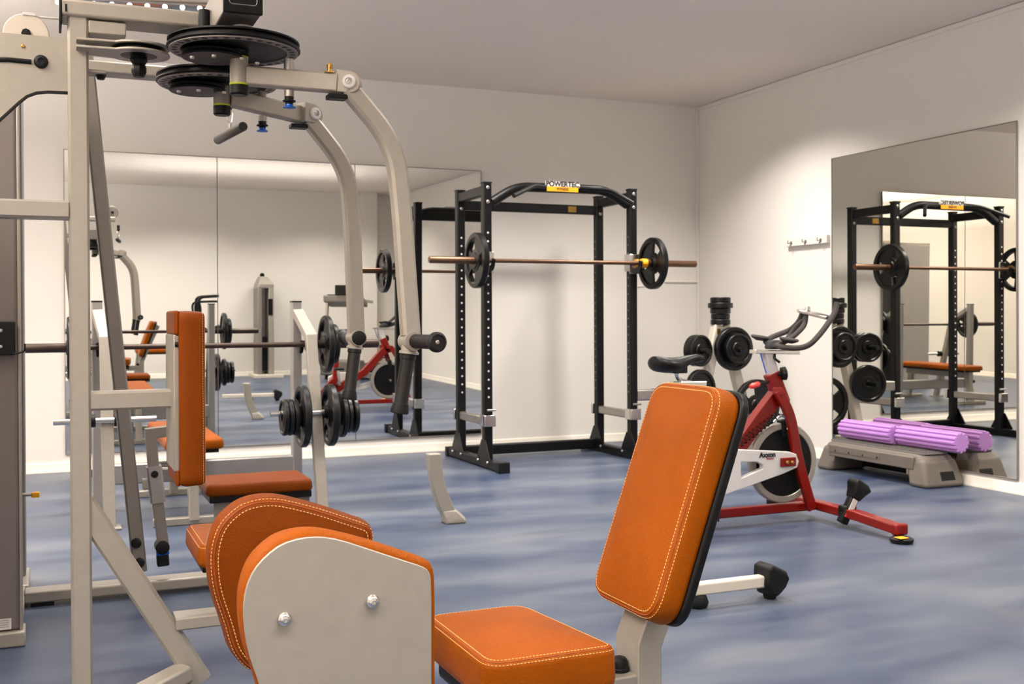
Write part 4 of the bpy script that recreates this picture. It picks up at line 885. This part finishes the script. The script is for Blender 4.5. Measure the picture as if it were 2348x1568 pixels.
for s_, nmz in ((-1, 'near'), (1, 'far')):
    d_ = .10*s_
    if s_ < 0: o1 = fillet([b(1778, 792, -.03), b(1800, 798, -.12), b(1850, 798, -.19), b(1885, 762, -.19), b(1915, 716, -.17), b(1919, 694, -.16)], .08, 5)
    else: o1 = fillet([b(1778, 792, .03), b(1752, 784, .10), b(1768, 773, .17), b(1812, 757, .18), b(1832, 738, .17), b(1842, 714, .16)], .08, 5)
    obj('handlebar', G().tube(o1, .0145, 12), 'foam', bk_)
    o2 = fillet([b(1778, 794, .4*d_), b(1800, 784, .5*d_), b(1824, 750 if s_ > 0 else 768, .55*d_), b(1846, 732 if s_ > 0 else 745, .5*d_), b(1848, 722, .2*d_), b(1848, 718, 0)], .05, 5)
    obj('centre_bar', G().tube(o2, .0135, 12), 'foam', bk_)
    pp_ = b(1808, 781, -.10) if s_ < 0 else b(1742, 775, .12)
    obj('elbow_rest', G().lathe(pp_+V((0, 0, -.012)), (.10, -.12, 1), [(.02, 0), (.042, .01), (.05, .018), (.046, .025), (.03, .022), (.001, .021)], 26), 'foam', bk_)
lk = fillet([b(1848, 716, 0), b(1870, 722, -.08), b(1901, 729, -.165)], .04)
br_ = obj('bar_bridge', G().sweep([b(1842, 714, .0), b(1902, 729, -.16)], [(-.03, -.009), (.03, -.009), (.03, .009), (-.03, .009)], (0, 0, 1)), 'chrome', bk_, bev=.004)
obj('bar_bridge', G().sweep([b(1846, 714, .0), b(1840, 712, .16)], [(-.03, -.009), (.03, -.009), (.03, .009), (-.03, .009)], (0, 0, 1)), 'chrome', bk_, bev=.004)
obj('bridge_bolt', G().lathe(b(1852, 712, -.01), (.1, 0, 1), [(.014, 0), (.014, .018), (.008, .022), (.001, .022)], 8), 'chrome', bk_)
# flywheel
wc = b(1794, 1060); R_ = (b(1794, 968).z-b(1794, 1152).z)/2
obj('flywheel', G().lathe(wc, (0, 1, 0), [(.02, -.03), (R_*.8, -.012), (R_*.84, -.014), (R_*.84, .014), (R_*.8, .012), (.02, .03)], 48), 'black', bk_, smooth=30)
obj('flywheel_rim', G().torusq(wc, (0, 1, 0), R_*.82, R_, .034), 'silver', bk_, smooth=40)
obj('axle', G().cyl(wc+V((0, -.075, 0)), wc+V((0, .075, 0)), .012), 'steel', bk_)
GD = -.085
def gpl(px): return [b(x, y, GD) for x, y in px]
outer = gpl([(1560, 1062), (1600, 1036), (1700, 1031), (1812, 1036), (1826, 1041), (1832, 1058), (1828, 1072), (1797, 1086), (1660, 1136), (1600, 1150), (1562, 1120)])
hole = gpl([(1699, 1059), (1738, 1059), (1750, 1066), (1750, 1074), (1700, 1097)])
def holed(outer, hole, vec, nm, m, parent, bev=0):
    bm = bmesh.new(); o0 = origin_of(parent); es = []
    for loop in (outer, hole):
        vs = [bm.verts.new(p-o0) for p in loop]; es += [bm.edges.new((vs[i], vs[(i+1) % len(vs)])) for i in range(len(vs))]
    r_ = bmesh.ops.triangle_fill(bm, use_beauty=True, edges=es)
    fs = [f for f in bm.faces]; e = bmesh.ops.extrude_face_region(bm, geom=fs)
    bmesh.ops.translate(bm, verts=[v for v in e['geom'] if isinstance(v, bmesh.types.BMVert)], vec=vec)
    bmesh.ops.recalc_face_normals(bm, faces=bm.faces); me = bpy.data.meshes.new(nm); bm.to_mesh(me); bm.free()
    o = link(nm, me, M[m], parent)
    if bev: b_ = o.modifiers.new('bevel', 'BEVEL'); b_.width = bev; b_.segments = 2; b_.limit_method = 'ANGLE'; b_.angle_limit = 1.0
    return o
cg = holed(outer, hole, V((0, .035, 0)), 'chain_guard', 'white', bk_, .004)
text('Axxon', .036, b(1760, 1043, GD-.001), (1, 0, 0), (0, 0, 1), 'ink', cg, 'lettering', .0006, .0016)
text('fitness', .017, b(1766, 1051, GD-.001), (1, 0, 0), (0, 0, 1), 'redink', cg)
text('S', .09, b(1677, 1052, GD-.001), (1, 0, 0), (0, 0, 1), 'ink', cg, 'lettering', .0006, .002)
ab = obj('axle_bracket', G().bb(b(1792, 1071, GD-.012), b2(b(1826, 1048, GD-.012), .012)), 'red', bk_, bev=.003)
for x in (1805, 1816): bolt(ab, b(x, 1060, GD-.012), (0, -1, 0), .010, .01, 'brass')
cc_ = b(1600, 1092, GD-.03)
obj('crank', G().rtube([cc_, cc_+V((.02, 0, -.165))], .028, .016, (0, 1, 0)), 'chrome', bk_, bev=.004)
obj('crank', G().rtube([V((cc_.x, BKY+.12, cc_.z)), V((cc_.x-.02, BKY+.12, cc_.z+.165))], .028, .016, (0, 1, 0)), 'chrome', bk_, bev=.004)
obj('crank_axle', G().cyl((cc_.x, cc_.y, cc_.z), (cc_.x, BKY+.12, cc_.z), .016), 'steel', bk_)
obj('pedal', G().box(cc_+V((.02, -.05, -.165)), (.10, .085, .025)), 'rubber', bk_, bev=.006)
obj('pedal', G().box(V((cc_.x-.02, BKY+.17, cc_.z+.165)), (.10, .085, .025)), 'rubber', bk_, bev=.006)
obj('brake_block', G().rtube([b(1795, 962), b(1798, 1000)], .05, .05, (0, 1, 0)), 'rubber', bk_, bev=.004)
obj('brake_caliper', G().tube(fillet([b(1772, 968, -.04), b(1790, 950, -.05), b(1812, 962, -.05), b(1806, 985, -.05)], .02), .008, 8), 'chrome', bk_)
obj('pedal_strap', G().tube([b(1648, 1140, -.1), b(1649, 1165, -.1), b(1647, 1196, -.1)], .004, 6), 'rubber', bk_)
# ================= WEIGHT PLATE TREE =================
TY = 7.0
def t(x, y, dy=0): return P(x, y, Y=TY+dy)
tc = t(1652, 745)
wt = thing('plate_tree', 'white A-shaped plate tree in the corner behind the red spin bike', 'weight rack', (tc.x, TY, 0))
topz = t(1650, 745).z
obj('top_peg', G().cyl((tc.x, TY, topz-.05), (tc.x, TY, t(1650, 685).z), .024), 'chrome', wt)
for i, (x1_, y1_, dy) in enumerate(((1612, 905, -.06), (1706, 935, -.06))):
    a_ = V((tc.x+(-.03 if i == 0 else .03), TY, topz)); e_ = t(x1_, y1_, 0); dd_ = (e_-a_).normalized(); e_ = a_+dd_*((a_.z-.04)/-dd_.z)
    obj('tree_leg', G().rtube([a_, e_], .075, .075, (0, 1, 0)), 'ivory', wt, bev=.004)
    obj('foot', G().rtube([e_+V((0, -.28, -.005)), e_+V((0, .28, -.005))], .06, .06, (0, 0, 1)), 'ivory', wt)
    obj('gold_sticker', G().box(a_+dd_*.05+V((0, -.04, 0)), (.03, .004, .04)), 'brass', wt)
TP = [(1605, 804, .118, -1, 'black weight plate on the left upper peg of the white plate tree'), (1692, 800, .165, -1, 'big black weight plate on the right upper peg of the white plate tree'),
      (1606, 893, .15, -1, 'black weight plate on the left lower peg of the plate tree, above the orange backrest'), (1735, 930, .20, -1, 'largest black weight plate on the lower right peg of the plate tree')]
gT = 'plates on the white plate tree'
prot = {}
for i, (x, y, R_, s_, lb) in enumerate(TP):
    yy = -.16 if i in (1, 3) else -.1
    for k in range(2 if i < 2 else 1):
        rr = R_-(.05*(1-k) if i == 1 else 0)
        pt = t(x, y, yy); loc = V((pt.x, TY+yy+.055*k, pt.z)); g_ = make_plate(rr, .045, lb if k == 0 else lb.replace('black weight plate on', 'black weight plate behind another on'), loc, gT, holes=(i == 3))
        if i == 1 and k == 0: g_['label'] = 'smaller black weight plate in front, right upper peg of the white plate tree'
        g_.rotation_euler = (0, 0, PI/2 + (.25 if i in (0, 2) else 0))
    obj('peg', G().cyl((pt.x, TY-.215, pt.z), (pt.x, TY, pt.z), .02), 'rubber', wt)
    obj('peg_arm', G().cyl((pt.x, TY, pt.z), (tc.x+(pt.x-tc.x)*.5, TY, pt.z), .02), 'ivory', wt)
zt_top = t(1650, 682).z; zz_ = topz+.0
nst = 5
for k in range(nst):
    h_ = (zt_top-topz)/nst; z_ = topz+.002+h_*(k+.5); R_ = (.075, .072, .078, .095, .078)[k]
    q = make_plate(R_, h_*.98, ('bottom', 'second lowest', 'middle', 'second from top, widest', 'topmost')[k]+' small black plate stacked flat on top of the white plate tree', (tc.x, TY, z_), 'small plates stacked on top of the plate tree', holes=False)
    q.rotation_euler = (0, PI/2, 0)
# ================= AEROBIC STEP AND FOAM ROLLERS =================
SX0, SX1, SY0, SY1 = 4.90, 5.225, 5.09, 6.14
st = thing('aerobic_step', 'grey plastic aerobic step with dark ribbed top below the right wall mirror', 'exercise step', ((SX0+SX1)/2, (SY0+SY1)/2, 0))
ST = .2; g = G(); xm = (SX0+SX1)/2
def ringz(z, ix, iy, n=4, r_=.05):
    return roundpoly([(SX0+ix, SY0+iy, z), (SX1-ix, SY0+iy, z), (SX1-ix, SY1-iy, z), (SX0+ix, SY1-iy, z)], r_, n)
obj('end_cap', G().loft([ringz(.0, 0, 0), ringz(.02, .002, .004), ringz(ST-.045, .03, .055), ringz(ST-.015, .04, .075), ringz(ST, .06, .1)][2:]), 'stepgrey', st, bev=.0, smooth=60)
for s_ in (-1, 1):
    yo, yi = (SY0, SY0+.16) if s_ < 0 else (SY1, SY1-.16)
    dy = .055 if s_ < 0 else -.055
    ring = lambda z, k: [V((SX0+.03*k, yo+dy*k, z)), V((SX1-.03*k, yo+dy*k, z)), V((SX1-.03*k, yi+dy*.9*k, z)), V((SX0+.03*k, yi+dy*.9*k, z))]
    leg = obj('step_leg', G().loft([ring(0, 0), ring(ST-.03, 1)]), 'stepgrey', st, bev=.028, seg=5)
    obj('hand_slot', G().bb((xm-.02, yo+dy*.3-.012, .045), (xm+.09, yo+dy*.3+.012, .1)) if s_ > 0 else G().add([V((xm-.03, yo+.018-.006, .04)), V((xm+.085, yo+.018-.006, .04)), V((xm+.08, yo+.034-.006, .095)), V((xm-.03, yo+.034-.006, .095)), V((xm-.03, yo+.03, .04)), V((xm+.085, yo+.03, .04)), V((xm+.08, yo+.045, .095)), V((xm-.03, yo+.045, .095))], [(0, 1, 2, 3), (4, 5, 6, 7), (0, 1, 5, 4), (1, 2, 6, 5), (2, 3, 7, 6), (3, 0, 4, 7)]), 'rubber', leg, bev=.004)
# arch corners along the front
for s_ in (-1, 1):
    yb_ = SY0+.19 if s_ < 0 else SY1-.19
    pts = [V((SX0+.028, yb_, ST-.06))]+[V((SX0+.028-.02*0, yb_-s_*(.09*(1-math.cos(q))), ST-.06-.09*math.sin(q)*1)) for q in [PI/2*k/8 for k in range(9)]]
    pts = [V((SX0+.022, yb_+s_*.02, ST-.04)), V((SX0+.022, yb_-s_*.09, ST-.04)), V((SX0+.022, yb_-s_*.09, ST-.06)), V((SX0+.022, yb_-s_*.03, ST-.066)), V((SX0+.018, yb_, ST-.085)), V((SX0+.014, yb_+s_*.005, ST-.13)), V((SX0+.014, yb_+s_*.02, ST-.13))]
    obj('arch_corner', G().prism(pts, (.28, 0, 0)), 'stepgrey', st)
obj('side_rib', G().bb((SX0+.015, SY0+.13, ST-.098), (SX0+.05, SY1-.13, ST-.02)), 'stepgrey', st, bev=.006)
obj('side_rib', G().bb((SX1-.05, SY0+.16, .02), (SX1-.026, SY1-.16, ST-.02)), 'rubber', st, bev=.006)  # far rib coloured black for the shade inside the step's opening
obj('lock_panel', G().bb((SX0+.0125, SY0+.42, ST-.07), (SX0+.018, SY1-.13, ST-.025)), 'stepgrey', st, bev=.002)
for k in range(4): obj('peg_hole', G().lathe((SX0+.0125, SY1-.2-.135*k, ST-.058), (-1, 0, 0), [(.007, 0), (.006, .0025), (.001, .0025)], 10), 'rubber', st)
obj('underside', G().bb((SX0+.06, SY0+.1, ST-.04), (SX1-.06, SY1-.1, ST-.03)), 'rubber', st)
mt_ = obj('grip_mat', G().loft([ringz(ST-.002, .055, .075), ringz(ST+.004, .057, .077)]), 'mat_tread', st)
tg = G()
ny, nx = 58, 14
for i in range(ny):
    for j in range(nx):
        y = SY0+.1+(SY1-SY0-.2)*(i+.5)/ny; x = SX0+.075+(SX1-SX0-.15)*(j+.5)/nx
        tg.bb((x-.004, y-.005, ST+.003), (x+.004, y+.005, ST+.0075))
stuff(obj('tread_studs', tg, 'mat_tread', mt_))
rollR = .066; rx = 5.15; rz_ = ST+.0078+rollR
ya_, yb2, yc_ = P(2205, 1012, X=rx).y, P(2066, 998, X=rx).y, P(1948, 985, X=rx).y
def roller(y0_, y1_, label, rx=5.15):
    r_ = thing('foam_roller', label, 'foam roller', (rx, (y0_+y1_)/2, ST+.0078), 'purple foam rollers on the step')
    n = 12; ring = []
    for k in range(n):
        for a_, q_ in ((-.42, .80), (-.27, .97), (0, 1.0), (.27, .97), (.42, .80)):
            an = 2*PI*(k+a_)/n; ring.append((rollR*q_*math.cos(an), rollR*q_*math.sin(an)))
    def rg(y, s_): return [V((rx+a_*s_, y, rz_+b_*s_)) for a_, b_ in ring]
    obj('body', G().loft([rg(y0_+.0, .93), rg(y0_+.006, 1), rg(y1_-.006, 1), rg(y1_, .93)]), 'purple', r_, smooth=30)
    return r_
L1 = roller(ya_, yb2-.004, 'ribbed purple foam roller at the near end of the grey step')
L2 = roller(yb2+.004, yc_, 'ribbed purple foam roller at the far end of the grey step', 5.105)
# ================= THINGS BEHIND THE CAMERA, SEEN IN THE MIRRORS =================
tm = thing('treadmill', 'dark treadmill with red trim seen in the mirror behind the red bike', 'treadmill', (4.3, .1, 0))
obj('deck', G().bb((3.75, -.35, .08), (4.95, .35, .18)), 'black', tm, bev=.02)
obj('belt', G().bb((3.7, -.26, .18), (4.9, .26, .186)), 'grip', tm)
obj('motor_hood', G().bb((3.5, -.38, .06), (3.8, .38, .28)), 'stepgrey', tm, bev=.03, seg=3)
obj('rear_roller_cap', G().bb((4.95, -.38, .05), (5.05, .38, .16)), 'pinkred', tm, bev=.01)
for s_ in (-1, 1): 
    obj('upright', G().rtube([(3.6, s_*.36, .1), (3.72, s_*.36, 1.12)], .05, .05, (0, 1, 0)), 'steel', tm)
    obj('handrail', G().tube([(3.72, s_*.36, 1.12), (4.05, s_*.36, 1.1)], .022, 10), 'steel', tm)
    for xx_ in (3.6, 4.85): obj('foot', G().cyl((xx_, s_*.3, 0), (xx_, s_*.3, .09), .03), 'rubber', tm)
con = obj('console', G().loft([[V((3.66, y, 1.10+z)) for y, z in ((-.42, 0), (-.42, .1), (.42, .1), (.42, 0))], [V((3.86, y, 1.02+z)) for y, z in ((-.40, 0), (-.40, .07), (.40, .07), (.40, 0))]]), 'silver_dark', tm, bev=.02)
obj('panel', G().loft([[V((3.68, y, 1.195+z)) for y, z in ((-.34, 0), (-.34, .012), (.34, .012), (.34, 0))], [V((3.84, y, 1.095+z)) for y, z in ((-.34, 0), (-.34, .012), (.34, .012), (.34, 0))]]), 'black', con)
obj('screen', G().bb((3.63, -.14, 1.2), (3.66, .14, 1.34)), 'black', con, bev=.006)
for s_, m_ in ((-.1, 'pinkred'), (0, 'yellow'), (.1, 'pinkred')): obj('button', G().cyl((3.80, s_, 1.12), (3.80, s_, 1.145), .022, seg=14), m_, con)
tm.rotation_euler = (0, 0, math.radians(-40)); tm.scale = (.85, .85, 1.05); tm.location = (4.50, .12, 0)
tw = thing('weight_tower', 'slim grey weight stack tower against the rear wall, seen in the mirror', 'exercise machine', (3.0, -.55, 0))
obj('column', G().bb((2.93, -.8, 0), (2.99, -.4, 1.36)), 'silver_dark', tw, bev=.01)
obj('column', G().bb((3.09, -.8, 0), (3.17, -.4, 1.42)), 'silver', tw, bev=.01)
obj('top_pulley_box', G().loft([[V((x, y, 1.36)) for x, y in ((2.93, -.8), (3.17, -.8), (3.17, -.4), (2.93, -.4))], [V((x, y, 1.42)) for x, y in ((2.94, -.8), (3.17, -.8), (3.17, -.4), (2.94, -.4))], [V((x, y, 1.54)) for x, y in ((2.98, -.7), (3.09, -.7), (3.09, -.5), (2.98, -.5))]]), 'silver', tw, bev=.01)
obj('top_pulley', G().lathe((3.03, -.62, 1.56), (0, 1, 0), [(.002, 0), (.035, 0), (.035, .02), (.002, .02)], 24), 'black', tw)
obj('weight_stack', G().bb((2.99, -.7, .1), (3.09, -.5, .62)), 'iron', tw)
obj('guide_rod', G().cyl((3.02, -.6, .6), (3.02, -.6, 1.37), .01), 'chrome', tw); obj('guide_rod', G().cyl((3.06, -.6, .6), (3.06, -.6, 1.37), .01), 'chrome', tw)
obj('placard', G().bb((3.085, -.398, .95), (3.15, -.394, 1.2)), 'black', tw)
obj('base', G().bb((2.85, -.82, 0), (3.3, -.3, .05)), 'ivory', tw, bev=.005)
ab_ = thing('roman_bench', 'black tubular bench with orange pad near the rear wall, seen in the mirror', 'exercise bench', (1.6, -.2, 0))
obj('pad', G().bb((1.15, -.35, .42), (1.75, -.05, .48)), 'leather', ab_, bev=.02, seg=3)
obj('pad_board', G().bb((1.17, -.33, .40), (1.73, -.07, .42)), 'black', ab_)
for s_ in (-.36, -.04):
    obj('side_tube', G().tube(fillet([(1.78, s_, .0), (1.78, s_, .38), (2.05, s_, 1.0), (2.0, s_, 1.22), (2.3, s_, 1.24)], .1), .022, 10), 'black', ab_)
    obj('arm_tube', G().tube(fillet([(2.28, s_, 1.16), (1.95, s_, 1.15), (2.0, s_, .85), (2.15, s_, .72), (2.35, s_, .8)], .1), .016, 10), 'black', ab_)
    obj('leg', G().rtube([(1.2, s_*1, .4), (1.15, s_, 0)], .04, .04, (0, 1, 0)), 'silver_dark', ab_)
obj('foot_bar', G().tube([(1.78, -.42, .022), (1.78, .02, .022)], .022, 10), 'black', ab_)
